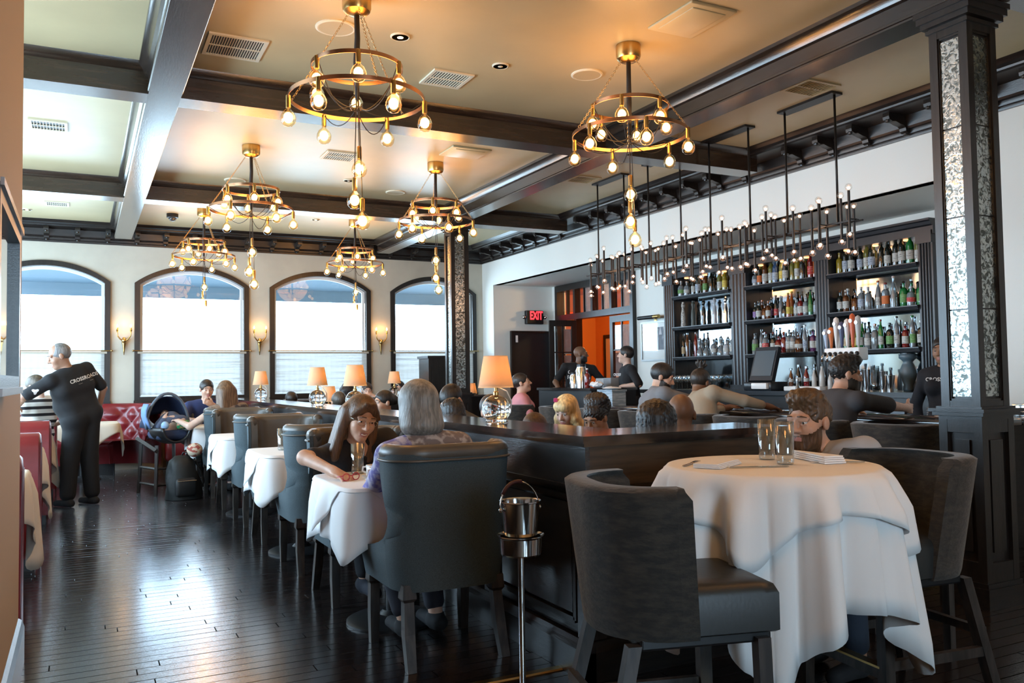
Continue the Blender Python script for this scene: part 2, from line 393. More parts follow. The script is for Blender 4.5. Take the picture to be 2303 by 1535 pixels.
# recess back wall with the pass door opening
mb = MB(); mb.box(XI, XI + .15, 4.05, 10.5, 0, 2.85).box(XI, XI + .15, 12.85, 13.06, 0, 2.85)
struct(build('wall_bar', mb, MT['plaster_bar']), 'white wall behind the back bar')
struct(build('ceiling', MB().box(XL - .2, XI + .2, YR - .2, YB + .25, ZC, ZC + .15), MT['ceil']), 'glossy cream coffered ceiling')

# ceiling beams
def ybeam(name, x0, x1, y0, y1, label):
    P = [(x0, ZB), (x0, ZB + .012), (x0 - .008, ZB + .016), (x0 - .008, ZB + .03), (x0, ZB + .035), (x0, ZC - .10), (x0 - .02, ZC - .09), (x0 - .03, ZC - .06), (x0 - .055, ZC - .03), (x0 - .065, ZC - .025), (x0 - .065, ZC)]
    Q = [(x0 + x1 - px, pz) for px, pz in reversed(P)]
    return struct(build(name, MB().prism(P + Q, 'y', y0, y1), MT['beam'], auto=.5), label)
def xbeam(name, y0, y1, x0, x1, label):
    P = [(y0, ZB + .004), (y0, ZC - .06), (y0 - .02, ZC - .05), (y0 - .045, ZC - .02), (y0 - .05, ZC)]
    Q = [(y0 + y1 - py, pz) for py, pz in reversed(P)]
    return struct(build(name, MB().prism(P + Q, 'x', x0, x1), MT['beam_x'], auto=.5), label)
ybeam('trim_1', .41, .625, YR, 13.1, 'long dark ceiling beam over the aisle')
ybeam('trim_2', 4.27, 4.48, YR, 13.1, 'long dark ceiling beam over the mirrored columns')
xbeam('trim_3', 6.40, 6.63, XL, 6.1, 'nearer dark cross beam')
xbeam('trim_4', 10.16, 10.42, XL, 6.1, 'farther dark cross beam')
xbeam('trim_5', 2.64, 2.88, XL, 6.1, 'dark cross beam at the near column')

# bracketed cornice
CP = [(0, 3.262), (.022, 3.262), (.026, 3.275), (.026, 3.288), (.040, 3.292), (.046, 3.31), (.046, 3.325), (.075, 3.33), (.085, 3.345), (.10, 3.435), (.33, 3.445), (.35, 3.455), (.355, 3.47), (.385, 3.485), (.40, 3.505), (.42, 3.52), (0, 3.52)]
co1 = struct(build('trim_6', MB().prism([(XW - d, z) for d, z in CP], 'y', YR, YB), MT['wood_y'], auto=.4), 'dark bracketed cornice above the bar')
co2 = struct(build('trim_7', MB().prism([(YB - d, z) for d, z in CP], 'x', XL, XW), MT['wood'], auto=.4), 'dark bracketed cornice above the arched windows')
BR = [(.04, 3.30), (.075, 3.295), (.095, 3.31), (.10, 3.335), (.12, 3.352), (.17, 3.36), (.22, 3.375), (.26, 3.37), (.30, 3.385), (.305, 3.41), (.30, 3.445), (.04, 3.445)]
br = build('bracket', MB().prism([(-d, z) for d, z in BR], 'y', -.032, .032).ball((-.065, 0, 3.292), .02, 8, 6).ball((-.285, 0, 3.378), .02, 8, 6), MT['wood_z'], co1)
yy = 12.95; first = True
while yy > 1.6:
    if first: br.location = (XW, yy, 0); first = False
    elif all(abs(yy - c) > .17 for c in (6.51, 10.29, 2.76)):
        b2 = br.copy(); COL.objects.link(b2); b2.parent = co1; b2.location = (XW, yy, 0)
    yy -= .388
xx = -2.0
while xx < 6.0:
    if abs(xx - .517) > .15 and abs(xx - 4.375) > .15:
        b2 = br.copy(); COL.objects.link(b2); b2.parent = co2; b2.location = (xx, YB, 0); b2.rotation_euler = (0, 0, PI / 2)
    xx += .388

# mirrored columns
def antique():
    m = M('antique_mirror', (.55, .58, .56), .08, 1); nt = m.node_tree; N = nt.nodes; L = nt.links; b = N['Principled BSDF']
    tc = N.new('ShaderNodeTexCoord'); no = N.new('ShaderNodeTexNoise'); no.inputs['Scale'].default_value = 38; no.inputs['Detail'].default_value = 6; no.inputs['Distortion'].default_value = 1.2
    cr = N.new('ShaderNodeValToRGB'); cr.color_ramp.elements[0].position = .42; cr.color_ramp.elements[1].position = .56
    cr.color_ramp.elements[0].color = (.10, .11, .10, 1); cr.color_ramp.elements[1].color = (.50, .54, .53, 1)
    L.new(tc.outputs['Object'], no.inputs['Vector']); L.new(no.outputs['Fac'], cr.inputs[0]); L.new(cr.outputs[0], b.inputs['Base Color'])
    mr = N.new('ShaderNodeMapRange'); mr.inputs[1].default_value = .4; mr.inputs[2].default_value = .6; mr.inputs[3].default_value = .40; mr.inputs[4].default_value = .10
    bp = N.new('ShaderNodeBump'); bp.inputs['Strength'].default_value = .25; bp.inputs['Distance'].default_value = .01
    L.new(no.outputs['Fac'], mr.inputs[0]); L.new(mr.outputs[0], b.inputs['Roughness']); L.new(no.outputs['Fac'], bp.inputs['Height']); L.new(bp.outputs[0], b.inputs['Normal'])
    return m
MT['antique'] = antique()
def column(x0, y0, w, d, label):
    t = thing('mirrored_column', label, 'column', (x0 + w / 2, y0 + d / 2, 0)); hx, hy = w / 2, d / 2
    def sq(b, e, z0, z1): b.box(-hx - e, hx + e, -hy - e, hy + e, z0, z1)
    core = MB(); sq(core, -.022, 1.05, 3.24); build('core', core, MT['wood_z'], t)
    zs = [1.12, 1.60, 2.11, 2.61, 3.11]
    fr = MB()
    for sx in (-1, 1):
        for sy in (-1, 1): fr.box(min(sx * hx, sx * (hx - .05)), max(sx * hx, sx * (hx - .05)), min(sy * hy, sy * (hy - .05)), max(sy * hy, sy * (hy - .05)), 1.05, 3.24)
    sq(fr, -.0015, 1.05, 1.10); sq(fr, -.0015, 3.13, 3.24); build('corner_frame', fr, MT['wood_z'], t)
    # glazing beads and the antique mirror panes, four to a face
    for face in range(4):
        half = hy if face % 2 == 0 else hx; out = (hx if face % 2 == 0 else hy) - .018
        ang = (0, PI / 2, PI, -PI / 2)[face]; R = Matrix.Rotation(ang, 4, 'Z')
        a = half - .05
        bd = MB()
        for s in (-1, 1): bd.box(out - .004, out + .010, s * a - .007, s * a + .007, 1.10, 3.13)
        for z in (1.105, 3.125): bd.box(out - .004, out + .010, -a, a, z - .007, z + .007)
        bd.v = [tuple(R @ Vector(p)) for p in bd.v]; build('glazing_bead', bd, MT['wood_z'], t)
        for k in range(4):
            pn = MB().box(out - .002, out + .002 , -a, a, zs[k] + .004, zs[k + 1] - .004); pn.v = [tuple(R @ Vector(p)) for p in pn.v]; build('mirror_pane', pn, MT['antique'], t)
    cap = MB(); sq(cap, .012, 1.00, 1.02); sq(cap, .035, 1.02, 1.04); sq(cap, .05, 1.04, 1.058); sq(cap, .02, 1.058, 1.07); build('dado_cap', cap, MT['wood'], t)
    ped = MB(); sq(ped, -.012, .12, 1.0); build('pedestal_core', ped, MT['wood_z'], t)
    pf = MB(); e = .012
    for sx in (-1, 1):
        for sy in (-1, 1):
            X0, X1 = sorted((sx * (hx + e), sx * (hx + e - .05))); Y0, Y1 = sorted((sy * (hy + e), sy * (hy + e - .05))); pf.box(X0, X1, Y0, Y1, .12, 1.0)
    sq(pf, e - .0015, .93, 1.0); sq(pf, e - .0015, .12, .24); build('pedestal_frame', pf, MT['wood_z'], t)
    for face in range(4):
        half = (hy if face % 2 == 0 else hx) - .052; out = (hx if face % 2 == 0 else hy) - .012; R = Matrix.Rotation((0, PI / 2, PI, -PI / 2)[face], 4, 'Z')
        pn = MB().box(out, out + .012, -half + .02, half - .02, .29, .89); pn.v = [tuple(R @ Vector(p)) for p in pn.v]; build('raised_panel', pn, MT['wood_z'], t)
    pl = MB(); sq(pl, .03, 0, .11); sq(pl, .022, .11, .135); build('plinth', pl, MT['wood'], t)
    cp = MB(); sq(cp, .012, 3.17, 3.19); sq(cp, .03, 3.20, 3.23); sq(cp, .045, 3.23, 3.265); sq(cp, .055, 3.265, 3.296); build('capital', cp, MT['wood'], t)
    return t
column(4.28, 2.88, .25, .23, 'tall dark column with antique mirror panes beside the counter height table')
column(4.26, 10.03, .25, .23, 'slim mirrored column standing near the far arched windows')

# half wall partition (L shaped)
MT['hw'] = M('half_wall_stain_sheen', (.030, .031, .033), .26, var=(5, (.013, .013, .014), .35, .65), bump=(26, .12, .01), scale=(8, .8, 8), coat=.5)  # stain lifted toward blue grey, window sheen put into the aisle side colour
hwt = thing('half_wall', 'dark panelled half wall with a polished ledge dividing the dining room', 'partition', (1.86, 3.0, 0))
ZT = 1.015; X1e = 1.16; Y1e = 9.7     # runs: along X to 3.02, along Y to 12.7
led = MB()
for z0, z1, e in ((ZT - .045, ZT - .03, -.012), (ZT - .03, ZT, 0)):
    led.box(-e, .38, -e, Y1e, z0, z1); led.box(.38, X1e + e, -e, .38, z0, z1)
build('ledge', led, M('polished_ledge', (.028, .020, .017), .12, var=(4, (.013, .010, .009), .35, .65), scale=(8, .8, 1), coat=1.0), hwt)
bd = MB(); bd.box(.045, .335, .045, Y1e, .0, ZT - .045).box(.335, X1e - .045, .045, .335, 0, ZT - .045); build('core_panel', bd, MT['wood_y'], hwt)
fr = MB().box(.022, .045, .022, Y1e, .80, ZT - .045); build('frieze_board', fr, MT['hw'], hwt)
fr = MB().box(.045, X1e - .03, .022, .045, .80, ZT - .045); build('frieze_board', fr, M('brown_frieze', (.060, .038, .022), .4, var=(6, (.03, .02, .012), .35, .65), scale=(.8, 8, 8)), hwt)
ml = MB().box(.010, .045, .010, Y1e, .785, .80).box(.045, X1e - .03, .010, .045, .785, .80); build('rail_moulding', ml, MT['wood'], hwt)
bs = MB().prism([(.0, 0), (.0, .12), (.012, .14), (.02, .16), (.045, .165), (.045, 0)], 'y', 0, Y1e); build('baseboard', bs, MT['wood_y'], hwt)
bs = MB().prism([(.0, 0), (.0, .12), (.012, .14), (.02, .16), (.045, .165), (.045, 0)], 'x', .0, X1e - .02); build('baseboard', bs, MT['wood'], hwt)
k = 0.0
while k < Y1e - .9:
    st = MB().box(.020, .046, k + (.022 if k == 0 else 0), k + .10, .165, .785); build('stile', st, MT['hw'], hwt)
    pn = MB().box(.030, .046, k + .16, k + .84, .25, .72); build('raised_panel', pn, MT['hw'], hwt)
    mo = MB()
    for z in (.225, .745): mo.box(.022, .046, k + .13, k + .87, z - .012, z + .012)
    for q in (.13, .87): mo.box(.022, .046, k + q - .012, k + q + .012, .225, .745)
    build('panel_moulding', mo, MT['wood_z'], hwt); k += .93
for k in (.022, .58):
    build('stile', MB().box(k, k + .09, .020, .046, .165, .785), MT['wood_z'], hwt)
    build('raised_panel', MB().box(k + .14, k + .48, .030, .046, .25, .72), MT['wood_z'], hwt)
# brass threshold strip at the partition foot
tag(build('threshold_strip', MB().prism([(3.20, 0), (3.205, .007), (3.24, .007), (3.245, 0)], 'x', 1.30, 1.86), MT['brass']), 'brass threshold strip on the floor at the half wall corner', 'floor strip')

# exit corner
ed = bpy.data.objects.new('door_1', None); COL.objects.link(ed); struct(ed, 'black exit door under the exit sign'); ed.location = (6.67, 13.06, 0)
build('leaf', MB().box(.02, .80, -.045, -.005, .01, 2.02), MT['door'], ed)
build('casing', MB().box(-.03, .02, -.06, 0, 0, 2.06).box(.80, .83, -.06, 0, 0, 2.06).box(.02, .80, -.06, 0, 2.02, 2.06), MT['wood_z'], ed)
build('closer_plate', MB().box(.06, .10, -.055, -.045, 1.86, 1.98), MT['white'], ed)
es = thing('exit_sign', 'black exit sign with glowing red letters and twin emergency lamps', 'sign', (7.10, 13.06, 2.30))
build('housing', MB().rbox(-.17, .17, -.09, 0, -.12, .12, .012), MT['black'], es)
def text_mesh(s, size, name, mat, parent, loc, rot, ext=.002, bold=None, sp=1.0):
    c = bpy.data.curves.new(name, 'FONT'); c.body = s; c.size = size; c.extrude = ext; c.align_x = 'CENTER'; c.align_y = 'CENTER'; c.resolution_u = 3; c.space_character = sp
    if bold: c.offset = bold
    o = bpy.data.objects.new(name, c); COL.objects.link(o)
    dg = bpy.context.evaluated_depsgraph_get(); me = bpy.data.meshes.new_from_object(o.evaluated_get(dg)); bpy.data.objects.remove(o); bpy.data.curves.remove(c)
    me.materials.clear(); me.materials.append(mat); o = bpy.data.objects.new(name, me); COL.objects.link(o); o.parent = parent; o.location = loc; o.rotation_euler = rot
    return o
tx = text_mesh('EXIT', .20, 'lettering', M('exit_red', (1, .05, .05), .5, emit=((1, .02, .03), 3.5), sampling=False), es, (.02, -.093, .025), (PI / 2, 0, 0), bold=.006)
tx.scale = (.62, 1, 1)
for s in (-1, 1):
    h = build('lamp_head', MB().tube([(s * .17, -.04, 0), (s * .21, -.05, 0)], .03, 12), MT['black'], es, auto=.6)
    build('lens', MB().ball((s * .215, -.075, 0), .035, 12, 8), MT['steel'], h, smooth=True)

# pass doors with transom in the bar wall
pd = bpy.data.objects.new('door_2', None); COL.objects.link(pd); struct(pd, 'glazed pass doors with a transom leading to the orange room'); pd.location = (XI, 0, 0)
fr = MB().box(-.07, .09, 10.5, 10.57, 0, 2.84).box(-.07, .09, 12.78, 12.85, 0, 2.84).box(-.07, .09, 10.57, 12.78, 2.73, 2.84).box(-.07, .09, 10.57, 12.78, 2.22, 2.32)
fr.box(-.05, .07, 12.17, 12.23, 0, 2.22); build('frame', fr, MT['wood_z'], pd)
MT['bubble'] = M('bubbled_glass', (.62, .68, .70), .15, 0, trans=.75, bump=(55, 1.0, .02))
for k in range(4):
    y0 = 10.57 + k * .5525
    if k: build('mullion', MB().box(-.055, .06, y0 - .03, y0 + .03, 2.32, 2.73), MT['wood_z'], pd)
    build('glazing_bar', MB().box(-.03, .03, y0 + .27, y0 + .29, 2.32, 2.73), MT['wood_z'], pd)
    build('transom_pane', MB().box(-.004, .004, y0 + .03, y0 + .27, 2.32, 2.73), MT['bubble'] if k in (1, 2, 0) else MT['pane'], pd)
    build('transom_pane', MB().box(-.004, .004, y0 + .29, y0 + .52, 2.32, 2.73), MT['pane'], pd)
def glazed_leaf(x, y, rz, w):
    lf = bpy.data.objects.new('door_leaf', None); COL.objects.link(lf); lf.parent = pd; lf.location = (x, y, 0); lf.rotation_euler = (0, 0, rz)
    f = MB().box(-.025, .025, 0, .08, .02, 2.2).box(-.025, .025, w - .08, w, .02, 2.2).box(-.025, .025, .08, w - .08, .02, .30).box(-.025, .025, .08, w - .08, 2.1, 2.2)
    f.box(-.015, .015, w / 2 - .012, w / 2 + .012, .30, 2.1)
    for z in (.78, 1.22, 1.66): f.box(-.015, .015, .08, w - .08, z - .01, z + .01)
    build('leaf_frame', f, MT['wood_z'], lf)
    for r in range(4):
        for c in range(2):
            build('pane', MB().box(-.003, .003, .08 + c * (w / 2 - .06) + .01, w / 2 - .012 + c * (w / 2 - .07), .30 + .44 * r + .01, .74 + .44 * r - .01), MT['bubble'] if c == 0 else MT['pane'], lf)
glazed_leaf(.0, 10.58, 0, .62)
glazed_leaf(-.04, 12.2, PI / 2 - .18, .48)
# sidelight
build('sidelight_pane', MB().box(-.004, .004, 12.23, 12.78, .3, 2.2), MT['pane'], pd)
build('sidelight_panel', MB().box(-.02, .02, 12.23, 12.78, 0, .3), MT['wood_z'], pd)
# orange room beyond
MT['orange'] = M('orange_wall', (.75, .27, .05), .8)
struct(build('wall_orange', MB().box(XI + .15, 9.5, 14.6, 14.75, 0, 2.9).box(9.4, 9.55, 9.9, 14.6, 0, 2.9).box(XI + .15, 9.4, 9.85, 9.95, 0, 2.9).box(XI + .16, 9.55, 9.85, 14.75, 2.9, 3.0).box(XI+.05, XI + .15, 13.06, 14.75, 0, 2.9), MT['orange']), 'orange walls of the room beyond the pass doors')
rp = thing('picture', 'large framed print in the orange room beyond the doors', 'picture', (9.38, 14.0, 1.5))
build('picture_frame', MB().box(-.03, 0, -.85, .25, -.65, -.58).box(-.03, 0, -.85, .25, .5, .57).box(-.03, 0, -.85, -.78, -.58, .5).box(-.03, 0, .18, .25, -.58, .5), MT['black'], rp)
build('mat_board', MB().box(-.015, -.005, -.78, .18, -.58, .5), M('cream_mat', (.7, .5, .3), .8), rp)
build('print', MB().box(-.02, -.014, -.45, -.12, -.25, .2), M('dark_print', (.10, .05, .03), .6), rp)
rl = thing('added_ceiling_lamp', 'added warm ceiling lamp lighting the orange room beyond the doors', 'lamp', (8.5, 12.2, 2.9))  # lamp added inside to light the orange walls
build('canopy', MB().lathe([(.09, 0), (.09, -.03), (.02, -.05)], (0, 0, 0), 16), MT['brass'], rl)
build('globe', MB().ball((0, 0, -.12), .08), M('lamp_globe', (1, .8, .5), .5, emit=((1, .6, .25), 6)), rl, smooth=True)
lamp('light', (0, 0, -.25), 75, (1, .62, .28), .08, rl)

# framed mirror on the tan wall end
mr = thing('wall_mirror', 'dark framed mirror hanging on the tan wall end', 'mirror', (-.25, 3.11, 1.535))
HY, HZ = .44, .29
for y0, y1, z0, z1 in ((-HY, HY, -HZ, -HZ + .05), (-HY, HY, HZ - .05, HZ), (-HY, -HY + .05, -HZ + .05, HZ - .05), (HY - .05, HY, -HZ + .05, HZ - .05)):
    build('frame_rail', MB().box(.005, .05, y0, y1, z0, z1), MT['wood_y'], mr)
SL = M('silvered_lip', (.30, .28, .28), .25, .6)
for y0, y1, z0, z1 in ((-HY - .01, HY + .01, -HZ - .01, -HZ + .012), (-HY - .01, HY + .01, HZ - .012, HZ + .01)): build('frame_lip', MB().box(.05, .06, y0, y1, z0, z1), SL, mr)
build('mirror_pane', MB().box(.02, .03, -HY + .05, HY - .05, -HZ + .05, HZ - .05), MT['mirror'], mr)
# ================================================================ FURNITURE
def lerp_tab(t, x):
    for (a, b), (c, d) in zip(t, t[1:]):
        if x <= c: return b + (d - b) * (x - a) / (c - a)
    return t[-1][1]
def ushape(hw, yb, rc, yf, n=26):
    # plan path: from left front end, back along the side, round the back, to the right front end
    pts = []
    L1 = max(yf - (yb + rc), 0.0)
    for i in range(7): pts.append((-hw, yf - L1 * i / 6 if L1 > 0 else yf))
    a0 = PI if L1 > 0 else PI + math.asin(min(1, (yb + rc - yf) / rc))
    if L1 == 0: pts = []
    for i in range(9):
        a = a0 + (1.5 * PI - a0) * i / 8; pts.append((-hw + rc + rc * math.cos(a), yb + rc + rc * math.sin(a)))
    return pts
def full_u(hw, yb, rc, yf):
    l = ushape(hw, yb, rc, yf); 
    if len(l) < 16:     # resample so every row has the same count
        m = 16; seg = [0]
        for a, b in zip(l, l[1:]): seg.append(seg[-1] + math.dist(a, b))
        out = []
        for i in range(m):
            t = seg[-1] * i / (m - 1); k = 0
            while k < len(seg) - 2 and seg[k + 1] < t: k += 1
            d = seg[k + 1] - seg[k] or 1; u = (t - seg[k]) / d
            out.append((l[k][0] + (l[k + 1][0] - l[k][0]) * u, l[k][1] + (l[k + 1][1] - l[k][1]) * u))
        l = out
    back = [(x, l[-1][1]) for x in np.linspace(l[-1][0], -l[-1][0], 9)[1:-1]]
    return l + back + [(-x, y) for x, y in reversed(l)]
def shell(rows_out, rows_in):
    m, n = len(rows_out), len(rows_out[0]); mb = MB(); v = [p for r in rows_out for p in r] + [p for r in rows_in for p in r]; o = m * n; f = []
    for i in range(m - 1):
        for j in range(n - 1):
            f.append((i * n + j, i * n + j + 1, (i + 1) * n + j + 1, (i + 1) * n + j)); f.append((o + i * n + j, o + (i + 1) * n + j, o + (i + 1) * n + j + 1, o + i * n + j + 1))
    for i in range(m - 1):
        f.append((i * n, (i + 1) * n, o + (i + 1) * n, o + i * n)); f.append((i * n + n - 1, o + i * n + n - 1, o + (i + 1) * n + n - 1, (i + 1) * n + n - 1))
    for j in range(n - 1):
        f.append((j, o + j, o + j + 1, j + 1)); k = (m - 1) * n + j; f.append((k, k + 1, o + k + 1, o + k))
    return mb.add(v, f)
def make_chair():
    t = thing('dining_chair', 'x', 'chair', group='wing back chairs along the half wall')
    edge = [(.33, .24), (.44, .25), (.475, .20), (.50, .06), (.54, -.08), (.60, -.15), (.66, -.15), (.74, -.10), (.86, -.06), (.97, -.06)]
    zs = [.33, .37, .41, .44, .46, .475, .49, .505, .525, .55, .58, .62, .66, .71, .77, .84, .90, .935]
    def rows(off, ztop=0):
        R = []
        for z in zs:
            fl = .035 * max(0, (z - .45) / .5); taper = -.02 * max(0, (.45 - z) / .12)
            R.append([(x * (1 + 0), y - fl, z + ztop) for x, y in full_u(.285 + fl * .5 + taper - off, -.27 + off, .15 - off * .6, lerp_tab(edge, z) - off * .15)])
        return R
    build('back_shell', shell(rows(0), rows(.022)), MT['weave'], t, auto=.9)
    build('back_cushion', shell(rows(.024), rows(.075)), MT['leather'], t, auto=.9)
    top = rows(.035)[-1]; build('top_roll', MB().tube([(x, y, .935) for x, y, z in top], .040, 10), MT['leather'], t, smooth=True)
    pip = rows(-.004)[-1]; build('piping', MB().tube([(x, y, .905) for x, y, z in pip], .006, 6), MT['leather'], t, smooth=True)
    st = MB().rbox(-.235, .235, -.20, .26, .36, .475, .045); build('seat', st, MT['leather'], t, auto=.8)
    for sx in (-1, 1):
        lg = MB()
        def sq(cx, cy, h, z): return [(cx - h, cy - h, z), (cx + h, cy - h, z), (cx + h, cy + h, z), (cx - h, cy + h, z)]
        for (x0, y0), (x1, y1), h0, h1, nm in (((sx * .235, .21), (sx * .235, .215), .028, .019, 'leg'), ((sx * .215, -.21), (sx * .225, -.275), .028, .02, 'leg')):
            lg = MB(); r = [sq(x0, y0, h0, .36), sq(x0, y0, h0 * 1.15, .30), sq(x0, y0, h0 * .8, .285), sq((x0 + x1) / 2, y0 + (y1 - y0) * .3, (h0 + h1) / 2, .15), sq(x1, y1, h1, 0)]
            v = [p for q in r for p in q]; f = [(0, 1, 2, 3), (16, 19, 18, 17)]
            for i in range(4):
                for j in range(4): f.append((i * 4 + j, (i + 1) * 4 + j, (i + 1) * 4 + (j + 1) % 4, i * 4 + (j + 1) % 4))
            build(nm, lg.add(v, f), MT['chairleg'], t)
    return t
ch = make_chair()
TY = [4.27, 6.32, 8.37, 10.42]; CX_ = 1.50
clabels = [('wing back chair holding the grey haired woman, leather roll on top', 'wing back chair behind the woman with glasses'),
           ('empty wing back chair facing the first empty white table from the women', 'empty leather faced chair at far side of the table behind the women'),
           ('empty wing back chair facing the second empty white table from the women', 'empty leather faced chair just in front of the long haired woman'),
           ('wing back chair holding the long haired woman beside the infant seat', 'wing back chair holding the man in the navy shirt')]
chairs = []
for i, ty in enumerate(TY):
    for k in (0, 1):
        loc = (CX_, ty - .50 if k == 0 else ty + .62, 0); rz = 0 if k == 0 else PI
        if i == 0 and k == 0: ch.location = loc; ch['label'] = clabels[0][0]; chairs.append(ch)
        else: chairs.append(dup(ch, clabels[i][k], loc, rz))

# draped cloths
def drape(R, ext, ztop, phase=0, folds=9, amp=.03, flare=.10, seed=0, nth=160, zmin=.012, rot=0, soft=.012):
    # R(theta) table outline, ext(theta) cloth extent; returns a closed thin cloth
    rg = random.Random(seed); ph = [rg.uniform(0, 6.28) for _ in range(4)]
    prof = [0, .3, .6, .85, .96, 1.0]; down = [0, .03, .08, .16, .26, .38, .5, .62, .74, .86, 1.0]
    rows = []
    for p in prof: rows.append([(R(2 * PI * j / nth) * p * math.cos(2 * PI * j / nth), R(2 * PI * j / nth) * p * math.sin(2 * PI * j / nth), ztop) for j in range(nth)])
    for d in down[1:]:
        r = []
        for j in range(nth):
            a = 2 * PI * j / nth; R0 = R(a); e = max(ext(a) - R0, .02); s = e * d
            sg = lambda q: math.copysign(abs(math.sin(q)) ** .65, math.sin(q)); w_ = sg(folds * a + ph[0] + phase + .5 * math.sin(2 * a + ph[3])) * .65 + .45 * sg((folds * 1.7 // 1) * a + ph[1]); w_ += .25 * math.sin(3 * a + ph[2])
            A = amp * (min(1, s / .13) * .55 + min(s, .6) * 1.7)
            out = soft * min(1, s / .03) + A * w_ + .45 * amp * min(1, s / .13) + flare * s * .35
            z = ztop - s * (1 - .5 * flare * flare) + (soft if s < soft else 0) * 0
            if s < .03: z = ztop - s * .8
            z = max(z, zmin + .01 * (1 + w_) * (z < zmin))
            r.append(((R0 + out) * math.cos(a), (R0 + out) * math.sin(a), z))
        rows.append(r)
    n = nth; v = [p for r in rows for p in r]; f = []
    for i in range(len(rows) - 1):
        for j in range(n):
            q = (i * n + j, i * n + (j + 1) % n, (i + 1) * n + (j + 1) % n, (i + 1) * n + j)
            f.append(q if i else (q[2], q[3], j))if i else f.append(((i + 1) * n + j, (i + 1) * n + (j + 1) % n, 0))
    return v, f
def rsq(hx, hy, p=8):
    return lambda a: 1 / ((abs(math.cos(a)) / hx) ** p + (abs(math.sin(a)) / hy) ** p) ** (1 / p)
def sqext(h, rot, p=14):
    return lambda a: 1 / ((abs(math.cos(a - rot)) / h) ** p + (abs(math.sin(a - rot)) / h) ** p) ** (1 / p)
def cloth(name, label, parent_loc, R, ext, zt, mat=None, **kw):
    v, f = drape(R, ext, zt, **kw)
    o = mesh_obj(name, v, f, mat or MT['cloth'], None, True); o.location = parent_loc; tag(o, label, 'tablecloth'); fixn(o); o.data.shade_smooth()
    md = o.modifiers.new('thick', 'SOLIDIFY'); md.thickness = .003; md.offset = 1
    return o
def ped_table(label, loc, R, zt, base_r=.24, h=.035):
    t = thing('pedestal_table', label, 'table', loc)
    n = 40; poly = [(R(2 * PI * j / n) * math.cos(2 * PI * j / n), R(2 * PI * j / n) * math.sin(2 * PI * j / n)) for j in range(n)]
    build('tabletop', MB().prism(poly, 'z', zt - h, zt - .004), MT['wood'], t)
    build('post', MB().lathe([(.035, .04), (.035, zt - h)], n=12), MT['black'], t, auto=.6)
    build('base_plate', MB().lathe([(base_r, 0), (base_r, .012), (base_r * .92, .022), (.07, .04), (.05, .06)], n=32), MT['black'], t, auto=.5)
    return t
tl = ['between the two women', 'behind the women', 'third from the viewer', 'before the man in navy']
for i, ty in enumerate(TY):
    R = rsq(.34, .37); loc = (CX_ - .035, ty + .02, 0)
    ped_table('small pedestal table under white cloths ' + tl[i], loc, R, .735)
    cloth('tablecloth', 'long white undercloth on the small table ' + tl[i], loc, R, sqext(.60, .0), .738, folds=10, amp=.016, flare=.12, seed=i + 3)
    cloth('tablecloth', 'square white top cloth with points on the small table ' + tl[i], loc, lambda a, R=R: R(a) + .004, sqext(.44, PI / 4 + .03 * i), .7435, folds=8, amp=.026, flare=.26, seed=i + 13)
# counter height round table
tloc = (2.25, 2.33, 0); Rr = lambda a: .362
ped_table('round counter height pedestal table under white cloths', tloc, Rr, .922, .27)
cloth('tablecloth', 'long white undercloth falling in folds from the round high table', tloc, Rr, sqext(.80, .02), .925, folds=11, amp=.052, flare=.16, seed=5, nth=260, zmin=.06)
cloth('tablecloth', 'white top cloth with pointed corners on the round high table', tloc, lambda a: .374, sqext(.50, -.14), .931, folds=11, amp=.052, flare=.16, seed=5, nth=260, soft=.020)

